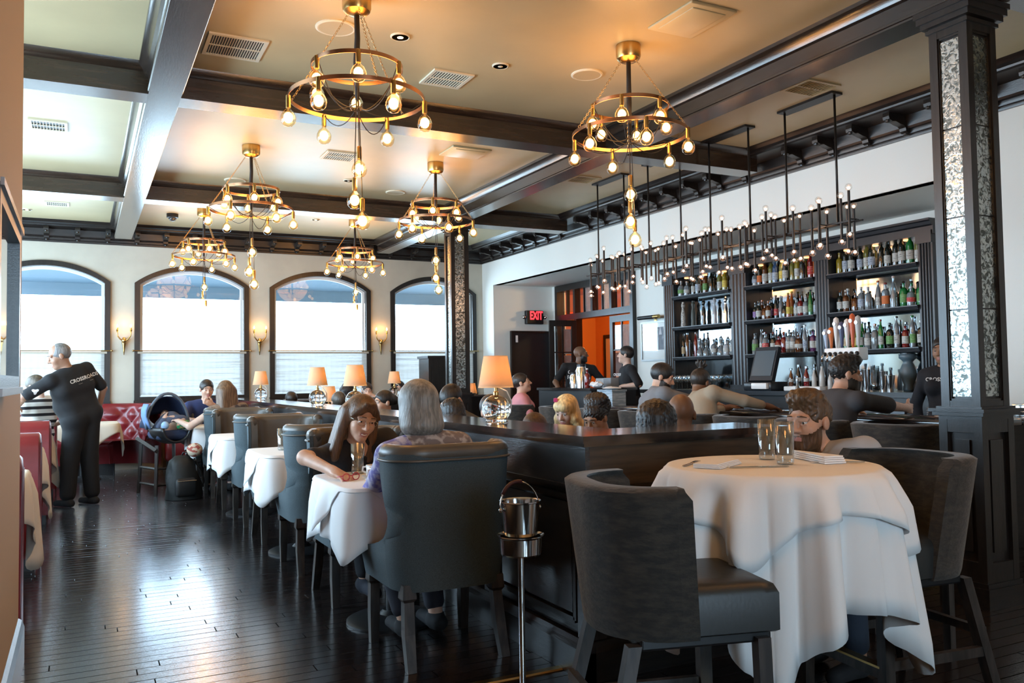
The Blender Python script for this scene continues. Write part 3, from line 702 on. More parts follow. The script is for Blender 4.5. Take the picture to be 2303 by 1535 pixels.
# counter stools
def make_stool():
    t = thing('counter_stool', 'x', 'stool', group='upholstered tub stools')
    zs = [.50, .52, .56, .62, .70, .78, .86, .91, .935, .945]
    def rows(off):
        R = []
        for z in zs:
            fl = .075 * max(0, (z - .5) / .44); e = .02 if z < .93 else (.0)
            rr = -.012 if z > .94 else 0; sq = .985 if z < .51 else 1
            R.append([(x * sq, y * sq - fl * .55, z) for x, y in full_u((.235 + fl * .75 - off + rr), -.245 + off - rr, .215 - off * .7, .02 - .02 * (z > .93))])
        return R
    a, b = rows(0), rows(.055); build('tub_back', shell(a, b), MT['stool'], t, auto=1.1)
    lay = []
    for z, k in ((.505, .01), (.512, .0), (.62, .0), (.645, .012), (.655, .035), (.658, .08)):
        lay.append([(x, min(y, .275 - k), z) for x, y in full_u(.228 - k, -.215 + k, .20 - k * .8, .275 - k)])
    n = len(lay[0]); mb = MB(); v = [p for r in lay for p in r]; f = [tuple(range(n)), tuple(range(5 * n, 6 * n))]
    for i in range(5):
        for j in range(n): f.append((i * n + j, i * n + (j + 1) % n, (i + 1) * n + (j + 1) % n, (i + 1) * n + j))
    build('seat', mb.add(v, f), M('stool_seat_leather', (.020, .022, .022), .4, bump=(80, .1, .004)), t, auto=.8)
    build('seat_rail', MB().rbox(-.20, .20, -.15, .262, .47, .51, .008), MT['black'], t)
    def bar(p, q, w_):
        d = Vector(q) - Vector(p); m = MB(); v = []
        for P_ in (p, q):
            for a_, b_ in ((-1, -1), (1, -1), (1, 1), (-1, 1)): v.append((P_[0] + a_ * w_, P_[1] + b_ * w_, P_[2]))
        return m.add(v, [(3, 2, 1, 0), (4, 5, 6, 7), (0, 1, 5, 4), (1, 2, 6, 5), (2, 3, 7, 6), (3, 0, 4, 7)])
    for sx in (-1, 1):
        build('leg', bar((sx * .205, .225, .49), (sx * .215, .235, 0), .021), MT['chairleg'], t)
        build('leg', bar((sx * .19, -.17, .49), (sx * .225, -.29, 0), .020), MT['chairleg'], t)
        build('side_stretcher', MB().box(sx * .215 - .012, sx * .215 + .012, -.235, .235, .20, .235), MT['chairleg'], t)
    build('rear_stretcher', MB().box(-.21, .21, -.255, -.23, .27, .30), MT['chairleg'], t)
    fb = build('foot_rail', MB().box(-.21, .21, .215, .25, .17, .21), MT['chairleg'], t)
    build('kick_plate', MB().box(-.20, .20, .212, .253, .206, .214), MT['brass'], fb)
    return t
stl = make_stool(); stl.location = (1.635, 2.18, 0); stl.rotation_euler = (0, 0, -PI / 2 - .26); stl['label'] = 'charcoal tub stool seen from behind at the round high table'
dup(stl, 'charcoal tub stool on the column side of the round high table', (2.82, 2.30, 0), PI / 2 - .12)
bsl = [(4.62, 3.62, 'empty tub stool at the bar partly behind the near column'), (4.62, 4.28, 'tub stool at the bar under the man in the charcoal shirt'), (4.62, 4.95, 'empty tub stool at the bar left of the man in the charcoal shirt'),
       (4.62, 5.60, 'tub stool at the bar under the person in the hooded jacket'), (4.62, 6.25, 'tub stool at the bar under the man in the grey hooded top'), (4.62, 6.95, 'empty tub stool at the bar beside the man in the grey hooded top'), (4.62, 7.75, 'empty tub stool at the bar beside the woman in pink'), (4.62, 8.80, 'tub stool at the bar under the woman in pink')]
for x, y, l in bsl: dup(stl, l, (x, y, 0), -PI / 2 + random.Random(int(y * 100)).uniform(-.12, .12))

# middle and far dining tables with simple low chairs
def mid_chair():
    t = thing('low_chair', 'x', 'chair', group='low upholstered chairs in the middle of the room')
    zs = [.36, .42, .50, .60, .70, .80, .84]
    def rows(off): return [[(x, y - .10 * (z - .36), z) for x, y in full_u(.25 - off, -.25 + off, .16 - off * .6, -.05 - .1 * max(0, z - .6))] for z in zs]
    build('backrest', shell(rows(0), rows(.05)), MT['weave'], t, auto=.9)
    build('seat', MB().rbox(-.24, .24, -.2, .25, .36, .46, .03), MT['leather'], t, auto=.8)
    for sx in (-1, 1):
        for y in (-.2, .21): build('leg', MB().obox((sx * .2, y, .18), .035, .035, .36), MT['chairleg'], t)
    return t
mc = mid_chair(); first = True
mids = [(3.16, 5.16, PI * .5, 'under the blonde woman'), (3.15, 4.62, PI * .5, 'under the woman with the puff hairstyle'), (2.68, 3.76, -.7, 'under the person with thick black hair'), (3.20, 3.98, -.46, 'under the man with the shaved head'),
        (2.62, 4.98, 0, 'under the brown haired diner beside the blonde woman'), (2.62, 5.62, PI, 'under the diner in red beyond the glass lamp'), (2.80, 6.62, 2.0, 'under the man bowing his head'), (2.62, 7.30, 0, 'pushed in beyond the ledge, empty'),
        (2.84, 8.12, PI * .5, 'under the woman with a bun in profile'), (2.62, 9.30, 0, 'under the short haired diner beyond the second lamp'), (2.55, 11.70, 0, 'under the dark haired diner near the last lamp'), (3.34, 11.60, 0, 'under the guest seen from behind at the third window'),
        (3.24, 2.70, PI * .5, 'under the bearded man')]
for x, y, rz, l in mids:
    L_ = 'low upholstered chair ' + l
    if first: mc.location = (x, y, 0); mc.rotation_euler = (0, 0, rz); mc['label'] = L_; first = False
    else: dup(mc, L_, (x, y, 0), rz)
for x, y, l in ((2.46, 4.92, 'beyond the half wall near the blonde woman'), (2.62, 8.75, 'beyond the half wall near the woman with a bun')):
    pass
# far booth partition and bench under the arched windows
fb = thing('far_booth', 'black banquette with a light ledge in front of the far windows', 'booth', (2.95, 12.2, 0))
build('back_panel', MB().box(-.35, 2.9, 0, .14, 0, .96), MT['black'], fb)
build('ledge', MB().box(-.36, 2.92, -.02, .16, .96, .985), M('ledge_wood', (.16, .15, .15), .2), fb)
build('seat', MB().rbox(-.3, 2.85, .15, .62, .3, .46, .04), MT['red_dark'], fb, auto=.8)
cb = thing('corner_cabinet', 'tall dark panelled stand beside the far column', 'cabinet', (4.55, 11.6, 0))
build('carcass', MB().box(0, .55, 0, .4, 0, 1.55), MT['wood_z'], cb)
build('top', MB().box(-.02, .57, -.02, .42, 1.55, 1.59), MT['wood'], cb)
for k in (0, 1): build('panel', MB().box(.05 + .25 * k, .25 + .25 * k, -.014, 0, .2, 1.45), MT['wood_z'], cb)

# booths along the left side
def booth_back(y, label, zt=.92):
    t = thing('booth_divider', label, 'booth', (-.26, y, 0), group='red leather booth dividers')
    rows = []
    n = 24
    prof = [(-.11, .08), (-.12, .30), (-.115, .6), (-.105, zt - .08), (-.085, zt - .025), (-.05, zt), (.0, zt + .008), (.05, zt), (.085, zt - .025), (.105, zt - .08), (.115, .6), (.12, .30), (.11, .08)]
    XE = -2.12 if y > 5 else -2.12
    for k in range(5):
        x = XE - XE * k / 4; rows.append([(x, p, z) for p, z in prof])
    rows.append([(.012, p * .9, .08 + (z - .08) * .985) for p, z in prof]); rows.append([(.02, p * .1, .08 + (z - .08) * .9 if z > .1 else .08) for p, z in prof])
    build('padded_back', MB().grid(rows), MT['red'], t, auto=.7, fix=True)
    build('end_panel', MB().box(.0, .016, -.085, .085, .0, zt - .06), MT['red_dark'], t)
    build('plinth', MB().box(-2.12, -.02, -.10, .10, 0, .08), MT['black'], t)
    for s in ((-1, 1) if y > 5 else (1,)): build('seat', MB().rbox(-2.10, -.03, min(s * .12, s * .52), max(s * .12, s * .52), .16, .46, .05), MT['red'], t, auto=.8)
    return t
BY = [4.68, 6.75, 8.85, 10.95]
for y, l in zip(BY, ('red leather booth divider nearest the tan wall', 'second red leather booth divider from the tan wall', 'third red leather booth divider from the tan wall', 'farthest red leather booth divider behind the striped shirt')):
    booth_back(y, l)
for i, y in enumerate((5.72, 7.80, 9.90)):
    wd = ('first', 'second', 'third')[i]; R = rsq(.42, .34); loc = (-.70, y, 0)
    ped_table('booth table under an ivory cloth, %s from the tan wall' % wd, loc, R, .735, .2)
    cloth('tablecloth', 'ivory cloth draped over the booth table %s from the tan wall' % wd, loc, R, sqext(.74, PI / 4 + .1), .738, MT['cloth_tan'], folds=10, amp=.03, flare=.12, seed=20 + i)
    for k in (0, 1):
        g = thing('tumbler', 'clear water tumbler, %s on the booth table %s from the tan wall' % (('nearer one', 'farther one')[k], wd), 'glass', (-.42 + .06 * k, y - .1 + .2 * k, .741))
        build('glass_body', MB().lathe([(.03, 0), (.033, .12), (.031, .12), (.028, .01), (.0, .01)], n=14), MT['glass'], g, smooth=True)
        build('rim', MB().tube([(.032 * math.cos(a), .032 * math.sin(a), .12) for a in np.linspace(0, 2 * PI, 17)[:-1]], .0015, 5, closed=True), MT['steel'], g, smooth=True)
# curved tufted corner booth
cbt = thing('corner_booth', 'curved red tufted leather booth under the arched windows', 'booth', (0, 0, 0))
path = [(-.60, 13.34), (-.1, 13.36), (.35, 13.34), (.62, 13.28), (.80, 13.14), (.88, 12.95), (.90, 12.75)]
def smooth_path(P, n):
    P = [np.array(p, float) for p in P]; out = []
    for i in range(n):
        t = (len(P) - 1) * i / (n - 1); k = min(int(t), len(P) - 2); u = t - k
        p0, p1, p2, p3 = P[max(k - 1, 0)], P[k], P[k + 1], P[min(k + 2, len(P) - 1)]
        out.append(.5 * ((2 * p1) + (p2 - p0) * u + (2 * p0 - 5 * p1 + 4 * p2 - p3) * u * u + (3 * p1 - p0 - 3 * p2 + p3) * u ** 3))
    return out
sp = smooth_path(path, 49); nrm = []
for i in range(len(sp)):
    t_ = sp[min(i + 1, 48)] - sp[max(i - 1, 0)]; t_ /= np.linalg.norm(t_); nrm.append(np.array((t_[1], -t_[0])))
rows = []; zl = np.linspace(.44, .93, 25)
for i in range(49):
    r = []
    for j, z in enumerate(zl):
        u, v_ = i / 48 * 11, (z - .44) / .49 * 4
        tuft = .020 * abs(math.sin(PI * (u + v_) / 1.0 * .5)) * abs(math.sin(PI * (u - v_) / 1.0 * .5)) * 2
        edge_ = .5 + .5 * min(1, (z - .44) / .06) if z < .5 else (1 if z < .87 else max(0.1, (.95 - z) / .08))
        d = .04 + tuft * edge_ + .05 * (1 - (z - .44) / .49)
        p = sp[i] + nrm[i] * d; r.append((p[0], p[1], z))
    p = sp[i]; r += [(p[0], p[1], .965), (p[0] - nrm[i][0] * .09, p[1] - nrm[i][1] * .09, .96), (p[0] - nrm[i][0] * .10, p[1] - nrm[i][1] * .10, .10)]
    rows.append(r)
build('tufted_back', MB().grid(rows), MT['red'], cbt, smooth=True)
rows = []
for i in range(49):
    p = sp[i]; q = nrm[i]; e = lambda d, z: (p[0] + q[0] * d, p[1] + q[1] * d, z)
    rows.append([e(.02, .45), e(.3, .475), e(.52, .47), e(.57, .44), e(.58, .40), e(.56, .36), e(.55, .16)])
build('seat', MB().grid(rows), MT['red'], cbt, smooth=True)
build('base', MB().grid([[(sp[i][0] + nrm[i][0] * d, sp[i][1] + nrm[i][1] * d, z) for d, z in ((.5, .16), (.5, 0))] for i in range(49)]), MT['black'], cbt)
btn = MB()
for a in range(1, 11):
    for b in range(4):
        u = (a + .5 * (b % 2)) / 11 * 48; i = int(u); z = .46 + b * .1225 + .0
        if z < .9 and i < 48: p = sp[i] + nrm[i] * (.05 + .05 * (1 - (z - .44) / .49)); btn.ball((p[0], p[1], z), .009, 6, 4)
build('tuft_buttons', btn, MT['red_dark'], cbt)['kind'] = 'stuff'
b2 = thing('window_bench', 'red leather bench back under the second arched window', 'booth', (1.05, 13.30, 0))
build('padded_back', MB().rbox(0, 1.25, -.07, .12, .44, .95, .06), MT['red'], b2, auto=.8)
build('seat', MB().rbox(0, 1.25, -.55, -.06, .14, .46, .05), MT['red'], b2, auto=.8); build('base', MB().box(.02, 1.23, -.5, .1, 0, .15), MT['black'], b2)
R = rsq(.42, .42); loc = (.02, 12.35, 0)
ped_table('table at the curved corner booth', loc, R, .735, .22)
cloth('tablecloth', 'ivory cloth with a hanging point at the curved corner booth', loc, R, sqext(.66, PI / 4), .738, MT['cloth_tan'], folds=8, amp=.02, flare=.25, seed=40)

# table lamps on the ledge
def table_lamp(label, x, y, z, group='glass ball lamps on the ledge', s=1.0):
    t = thing('table_lamp', label, 'lamp', (x, y, z), group=group); t.scale = (s, s, s)
    build('glass_ball', MB().lathe([(.045, .0), (.062, .008)] + [(.080 * math.sin(a), .078 - .078 * math.cos(a)) for a in np.linspace(.75, 2.95, 14)], n=28), MT['ball'], t, smooth=True)
    build('base_ring', MB().lathe([(.05, 0), (.05, .006), (.04, .008)], n=24), MT['chrome'], t, auto=.5)
    build('neck', MB().lathe([(.016, .152), (.016, .17), (.010, .175), (.010, .20), (.022, .205), (.022, .215), (.008, .22), (.008, .27)], n=14), MT['brass'], t, auto=.6)
    rows = []
    for r, z_ in ((.098, .195), (.095, .205), (.067, .362), (.066, .368), (.064, .362), (.092, .205)): rows.append([(r * math.cos(a), r * math.sin(a), z_) for a in np.linspace(0, 2 * PI, 33)])
    build('lamp_shade', MB().grid(rows), MT['shade'], t, smooth=True)
    build('bulb', MB().ball((0, 0, .275), .022, 10, 8), MT['lampbulb'], t, smooth=True)
    build('cord', MB().tube([(.0, .0, .20), (.05, -.03, .175), (.083, -.02, .12), (.088, .0, .06), (.07, .03, .012), (.10, .06, .006)], .004, 6), MT['white'], t, smooth=True)
    lamp('light', (0, 0, .28), 2.2, (1, .58, .25), .03, t)
    return t
MT['ball'] = M('mercury_glass_ball', (.9, .9, .9), .02, 0, trans=1.0, spec=.6)
MT['lampbulb'] = M('lamp_bulb', (1, .8, .5), .5, emit=((1, .6, .25), 14), sampling=False)
sh = bpy.data.materials.new('linen_shade'); sh.use_nodes = True; nt = sh.node_tree
for n in list(nt.nodes): nt.nodes.remove(n)
o_ = nt.nodes.new('ShaderNodeOutputMaterial'); mx = nt.nodes.new('ShaderNodeMixShader'); mx.inputs[0].default_value = .5
d_ = nt.nodes.new('ShaderNodeBsdfDiffuse'); d_.inputs[0].default_value = (.78, .66, .48, 1); t_ = nt.nodes.new('ShaderNodeBsdfTranslucent'); t_.inputs[0].default_value = (.85, .62, .36, 1)
nt.links.new(d_.outputs[0], mx.inputs[1]); nt.links.new(t_.outputs[0], mx.inputs[2]); nt.links.new(mx.outputs[0], o_.inputs[0]); MT['shade'] = sh
table_lamp('glass ball lamp with a cream shade nearest the half wall corner', 2.02, 4.15, ZT)
table_lamp('glass ball lamp with a cream shade just behind the woman with glasses', 2.0, 6.75, ZT)
table_lamp('glass ball lamp with a cream shade, third along the ledge', 1.99, 7.95, ZT)
table_lamp('glass ball lamp with a cream shade, last on the ledge by the window', 2.02, 10.95, ZT)
table_lamp('glass ball lamp on the far black banquette ledge below the sconce', 4.25, 12.27, .985, 'lamps by the far windows', 1.05)
table_lamp('glowing lamp on the stand behind the far column', 5.75, 12.75, .80, 'lamps by the far windows', 1.0)
sd = thing('side_stand', 'dark little stand under the glowing lamp in the far corner', 'stand', (5.75, 12.75, 0))
build('top', MB().box(-.22, .22, -.2, .2, .77, .80), MT['wood'], sd); build('body', MB().box(-.19, .19, -.17, .17, 0, .77), MT['wood_z'], sd)
table_lamp('glass ball lamp standing behind the third lamp on the ledge', 2.60, 9.85, .80, 'lamps by the far windows', 1.05)
sd = thing('side_stand', 'dark narrow stand under the lamp beyond the ledge', 'stand', (2.60, 9.85, 0))
build('top', MB().box(-.15, .15, -.15, .15, .77, .80), MT['wood'], sd); build('body', MB().box(-.11, .11, -.11, .11, 0, .77), MT['wood_z'], sd)
# wall sconces
def sconce(x, label):
    t = thing('wall_sconce', label, 'sconce', (x, YB, 1.86), group='twin arm brass sconces')
    build('back_plate', MB().lathe([(.004, -.20), (.012, -.14), (.022, -.06), (.032, -.02), (.034, .02), (.022, .05), (.012, .06)], (0, -.035, 0), 14), MT['brass'], t, smooth=True)
    build('boss', MB().ball((0, -.06, .01), .036, 12, 8), MT['brass'], t, smooth=True)
    for s in (-1, 1):
        build('arm', MB().tube([(0, -.06, .0), (s * .05, -.075, .03), (s * .085, -.08, .075), (s * .09, -.08, .12), (s * .09, -.08, .15)], [.011, .010, .009, .009, .010], 8), MT['brass'], t, smooth=True)
        build('candle_cup', MB().lathe([(.006, 0), (.018, .012), (.014, .02), (.014, .055)], (s * .09, -.08, .145), 12), MT['brass'], t, auto=.6)
        b = build('flame_bulb', MB().lathe([(.004, 0), (.011, .012), (.012, .022), (.006, .040), (.001, .052)], (s * .09, -.08, .20), 10), MT['lampbulb'], t, smooth=True)
    lamp('light', (0, -.11, .235), 1.5, (1, .50, .18), .03, t)
for x, l in ((.549, 'twin arm brass sconce beside the waiter'), (2.47, 'twin arm brass sconce between the middle arched windows'), (4.435, 'twin arm brass sconce above the lamp on the far banquette')): sconce(x, l)
# ice bucket on its stand
ib = thing('bucket_stand', 'steel pole stand with a ring holder at the half wall corner', 'stand', (1.55, 2.98, 0))
build('base', MB().lathe([(.13, 0), (.13, .008), (.12, .016), (.03, .03), (.014, .05)], n=32), MT['steel'], ib, auto=.5)
build('pole', MB().lathe([(.0125, .03), (.0125, .57)], n=14), MT['steel'], ib, auto=.6)
build('ring_holder', MB().lathe([(.02, .565), (.078, .568), (.083, .575), (.086, .635), (.094, .642), (.094, .646), (.080, .640), (.078, .58), (.02, .575)], n=32), MT['steel'], ib, auto=.5)
ik = thing('ice_bucket', 'small steel ice bucket with a leather wrapped handle in its stand', 'bucket', (1.55, 2.98, .577))
build('pail', MB().lathe([(.055, 0), (.060, .003), (.078, .195), (.083, .198), (.083, .203), (.074, .200), (.057, .008), (0, .006)], n=36), MT['steel'], ik, auto=.5)
hp = [(.086 * math.cos(a) * 1.0, .0 + .02 * math.sin(a), .17 + .105 * math.sin(a)) for a in np.linspace(0, PI, 17)]
h = build('bail_handle', MB().tube(hp, .0035, 8), MT['steel'], ik, smooth=True); build('leather_grip', MB().tube(hp[7:14], .008, 8), M('maroon_leather', (.05, .01, .015), .5), h, smooth=True)
for s in (-1, 1): build('pivot', MB().ball((s * .086, 0, .17), .009, 8, 6), MT['steel'], ik, smooth=True)
# high chair with infant car seat
hc = thing('high_chair', 'dark wooden upturned high chair frame carrying the infant seat', 'high chair', (.86, 10.42, 0), .35)
def bar2(p, q, w_): 
    p = Vector(p); q = Vector(q); return MB().tube([p, q], w_, 4)
for sx in (-1, 1):
    for sy in (-1, 1): build('leg', bar2((sx * .21, sy * .22, 0), (sx * .19, sy * .20, .56), .022), MT['chairleg'], hc)
    build('side_rail', bar2((sx * .215, -.25, .50), (sx * .215, .25, .62), .026), MT['chairleg'], hc)
for z in (.12, .30): 
    build('cross_rail', bar2((-.2, -.21, z), (.2, -.21, z), .014), MT['chairleg'], hc)
    for sx in (-1, 1): build('side_stretcher', bar2((sx * .2, -.21, z), (sx * .2, .21, z), .014), MT['chairleg'], hc)
cs = thing('infant_car_seat', 'black infant car seat with a navy canopy and carry handle', 'car seat', (.88, 10.42, .56), .2)
rows = []
for i in range(13):
    t_ = i / 12; y = -.36 + .72 * t_; zc = .02 + .28 * max(0, t_ - .45) ** 1.3 * 1.6; wd = .21 * (.75 + .25 * math.sin(PI * min(1, t_ * 1.1)))
    rows.append([(wd * math.cos(a), y, zc + .17 + (.17 + .05 * t_) * math.sin(a)) for a in np.linspace(PI, 2 * PI, 13)])
sh_ = build('seat_shell', MB().grid(rows), MT['black'], cs, smooth=True); sh_.modifiers.new('t', 'SOLIDIFY').thickness = .025
rows = []
for i in range(9):
    a2 = i / 8 * 1.25
    rows.append([(.225 * math.cos(a), .02 + .30 * math.sin(a2) * 1.0, .18 + .36 * math.cos(a2 * .9) * math.sin(a) ** .8 if math.sin(a) > 0 else .18) for a in np.linspace(0, PI, 17)])
cn = build('canopy', MB().grid(rows), M('navy_canopy', (.012, .022, .06), .8), cs, smooth=True); cn.modifiers.new('t', 'SOLIDIFY').thickness = .01
build('carry_handle', MB().tube([(.235 * math.cos(a), -.02, .17 + .40 * math.sin(a)) for a in np.linspace(0, PI, 19)], .017, 8), M('grey_plastic', (.10, .13, .17), .4), cs, smooth=True)
build('padding', MB().rbox(-.17, .17, -.25, .22, .05, .16, .05), M('navy_padding', (.03, .045, .10), .9), cs, auto=.9)
bl = MB().grid([[(-.24 - .03 * math.sin(j), -.12 + .05 * i, .46 - .07 * j) for j in range(5)] for i in range(5)]); o_ = build('blanket', bl, M('blue_blanket', (.16, .27, .50), .9), cs, smooth=True); o_.modifiers.new('t', 'SOLIDIFY').thickness = .012
build('toy', MB().ball((-.10, -.26, .22), .045, 10, 8), M('pale_blue_toy', (.35, .55, .8), .6), cs, smooth=True)
build('snack_bag', MB().rbox(.02, .17, -.30, -.24, .17, .27, .03), M('green_foil', (.02, .25, .09), .3, var=(40, (.6, .25, .15), .5, .6)), cs, auto=.9)
bp_ = thing('backpack', 'black backpack with a patterned pouch slumped on the aisle floor', 'bag', (1.0, 9.78, 0), .2)
rows = []
for i in range(10):
    t_ = i / 9; z = .005 + .46 * t_; k = (1 - .45 * t_ ** 2) * (1 if t_ < .95 else .6)
    rows.append([((.19 * k + .015 * math.sin(5 * a + i)) * math.cos(a) - .04 * t_, (.14 * k) * math.sin(a), z) for a in np.linspace(0, 2 * PI, 25)])
rows.append([(-.04, 0, .475)] * 25); build('body', MB().grid(rows), M('black_nylon', (.008, .010, .010), .6, bump=(9, .2, .03)), bp_, smooth=True)
build('strap', MB().tube([(.12, .05, .40), (.20, .07, .30), (.22, .06, .16), (.17, .05, .05)], .015, 6), MT['black'], bp_, smooth=True)
build('pouch', MB().ball((.10, -.02, .52), .085, 14, 10, .9), M('patterned_pouch', (.60, .50, .38), .8, var=(22, (.35, .08, .06), .5, .56)), bp_, smooth=True)
build('front_pocket', MB().rbox(-.14, .08, -.175, -.10, .04, .24, .035), M('black_pocket', (.012, .013, .014), .5), bp_, auto=.8); build('zip', MB().tube([(-.13, -.178, .21), (.07, -.178, .21)], .003, 5), MT['steel'], bp_); build('top_loop', MB().tube([(-.03, 0, .46), (-.02, -.02, .50), (.02, -.02, .50), (.03, 0, .45)], .01, 6), MT['black'], bp_, smooth=True)
# ================================================================ LIGHT FITTINGS AND THE BAR
def make_chandelier(seed):
    rg = random.Random(seed)
    t = thing('chandelier', 'x', 'chandelier', group='two ring chandeliers')
    build('canopy', MB().lathe([(.083, 0), (.085, -.008), (.085, -.075), (.078, -.095), (.055, -.112), (.02, -.118)], n=32), MT['brass'], t, auto=.5)
    build('cord_bundle', MB().tube([(0, 0, -.115), (.004, .003, -.25), (-.004, .0, -.4), (.0, .002, -.62)], [.016, .017, .019, .012], 8), MT['cord'], t, smooth=True)
    rings = ((.265, -.43), (.392, -.62))
    for r, z in rings:
        prof = [(r - .002, z - .012), (r + .002, z - .012), (r + .002, z + .012), (r - .002, z + .012), (r - .002, z - .012)]
        build('ring', MB().lathe(prof, n=56, cap=False), MT['copper'], t, auto=.6)
    # link chains
    for k in range(3):
        a = k * 2 * PI / 3 + .5; lk = MB(); p0 = Vector((.05 * math.cos(a), .05 * math.sin(a), -.105)); pts = [p0, Vector((.262 * math.cos(a), .262 * math.sin(a), -.42)), Vector((.398 * math.cos(a), .398 * math.sin(a), -.61))]
        i = 0
        for A, B in zip(pts, pts[1:]):
            n = int((B - A).length / .017); d = (B - A).normalized(); s = d.orthogonal().normalized(); u = d.cross(s)
            for q in range(n):
                c = A + (B - A) * (q + .5) / n; w_ = s if i % 2 else u; i += 1
                lk.tube([c + d * .0115 * math.cos(b) + w_ * .006 * math.sin(b) for b in np.linspace(0, 2 * PI, 9)[:-1]], .0016, 4, closed=True)
        build('chain', lk, MT['oldbrass'], t)
    bulb_g = None
    spots = []
    for ri, (r, z) in enumerate(rings):
        for k in range(6):
            a = k * PI / 3 + .3 + ri * .45 + rg.uniform(-.05, .05); spots.append((r * math.cos(a), r * math.sin(a), z, a, r))
    for x, y, z in ((.012, .01, -.90), (-.02, .0, -1.09), (.022, -.012, -1.21)): spots.append((x, y, z, None, 0))
    sk = build('socket', MB().lathe([(.004, .012), (.013, .006), (.0145, 0), (.0145, -.065), (.012, -.068)], n=14), MT['brass'], t, auto=.6)
    gb = build('bulb', MB().lathe([(.011, -.066), (.014, -.076), (.031, -.092), (.042, -.114), (.045, -.132), (.040, -.154), (.026, -.171), (.001, -.178)], n=18), MT['bulbglass'], sk, smooth=True)
    fm = build('filament', MB().ball((0, 0, -.124), .028, 10, 8, 1.15), MT['filament'], gb, smooth=True)
    fst = True
    for x, y, z, a, r in spots:
        if fst: s_ = sk; fst = False
        else: s_ = copy_tree(sk, t)
        s_.location = (x, y, z)
        if a is not None:
            top = Vector((x, y, z + .01)); sag = .10 + rg.random() * .16; e = Vector((rg.uniform(-.01, .01), rg.uniform(-.01, .01), -.64 - rg.random() * .05))
            m_ = (top + e) / 2 - Vector((0, 0, sag)); pts = [top * (1 - u) ** 2 + m_ * 2 * u * (1 - u) + e * u * u for u in np.linspace(0, 1, 12)]
            build('flex', MB().tube(pts, .003, 5), MT['cord'], t, smooth=True)
        else: build('flex', MB().tube([(x * .3, y * .3, -.6), (x, y, z + .01)], .003, 5), MT['cord'], t)
    lamp('light', (0, 0, -.55), 24, (1, .44, .12), .28, t)
    lamp('light', (0, 0, -1.1), 7, (1, .52, .18), .06, t)
    return t
cd = make_chandelier(4)
CH = [(1.43, 4.74, 'nearest two ring bulb chandelier hanging over the aisle', 0), (3.32, 4.68, 'two ring bulb chandelier hanging nearest the bar', .5), (1.44, 8.26, 'two ring bulb chandelier over the aisle, second from the viewer', .2),
      (3.30, 8.16, 'two ring bulb chandelier second along the half wall side, before the far column', .8), (1.42, 11.60, 'farthest two ring bulb chandelier over the aisle by the windows', .4), (3.45, 11.60, 'farthest two ring bulb chandelier in front of the third window', .1)]
for i, (x, y, l, rz) in enumerate(CH):
    if i == 0: cd.location = (x, y, ZC); cd['label'] = l; cd.rotation_euler = (0, 0, rz)
    else: dup(cd, l, (x, y, ZC), rz)
for x, l in ((1.43, 'unseen two ring bulb chandelier above the viewer beside the tan wall'), (3.32, 'unseen two ring bulb chandelier above the viewer near the round table')): dup(cd, l, (x, 1.22, ZC), .3)  # pair added out of view, continuing the chandelier grid to warm the foreground
# linear bar pendants
def make_linear(seed):
    rg = random.Random(seed); t = thing('bar_pendant', 'x', 'pendant light', group='black tube pendants over the bar')
    build('ceiling_plate', MB().box(-.06, .06, -.30, .30, -.02, 0), MT['black'], t)
    for y in (-.27, .27): build('hanging_rod', MB().tube([(0, y, -.02), (0, y, -1.06)], .0095, 8), MT['iron'], t, smooth=True)
    for x in (-.035, .035): build('spine_bar', MB().box(x - .006, x + .006, -.48, .48, -1.075, -1.062), MT['iron'], t)
    tb = build('candle_tube', MB().lathe([(.0105, -.16), (.0105, .16)], n=10), MT['iron'], t, auto=.6); fst = True
    gb = build('bulb', MB().ball((0, 0, .188), .027, 14, 10), MT['bulbclear'], tb, smooth=True); build('glow', MB().ball((0, 0, .180), .0125, 8, 6), MT['filament2'], tb, smooth=True)
    gb2 = build('bulb', MB().ball((0, 0, -.188), .027, 14, 10), MT['bulbclear'], tb, smooth=True); build('glow', MB().ball((0, 0, -.180), .0125, 8, 6), MT['filament2'], tb, smooth=True)
    n = 14
    for i in range(n):
        s_ = tb if i == 0 else copy_tree(tb, t)
        x = (-.12, .05, -.04, .12)[i % 4] + rg.uniform(-.02, .02); y = -.47 + .94 * i / (n - 1); z = -1.07 + rg.uniform(-.07, .07); s_.location = (x, y, z)
        build('arm', MB().tube([(0, y, -1.068), (x, y, -1.068)], .006, 6), MT['iron'], t)
    lamp('light', (0, 0, -1.1), 5, (1, .55, .30), .2, t)
    return t
MT['iron'] = M('blackened_iron', (.022, .020, .019), .4, .5); MT['bulbclear'] = thin_glass('clear_bulb', (1, .97, .94), refl=1.7)
lp = make_linear(2)
for i, (y, l) in enumerate(((5.05, 'black tube bar pendant with tiny bulbs nearest the column'), (6.04, 'black tube bar pendant with tiny bulbs, second from the column'), (7.03, 'black tube bar pendant with tiny bulbs, third from the column'), (8.02, 'black tube bar pendant with tiny bulbs farthest along the bar'))):
    if i == 0: lp.location = (5.40, y, ZC); lp['label'] = l
    else: dup(lp, l, (5.40, y, ZC), PI * (i % 2))

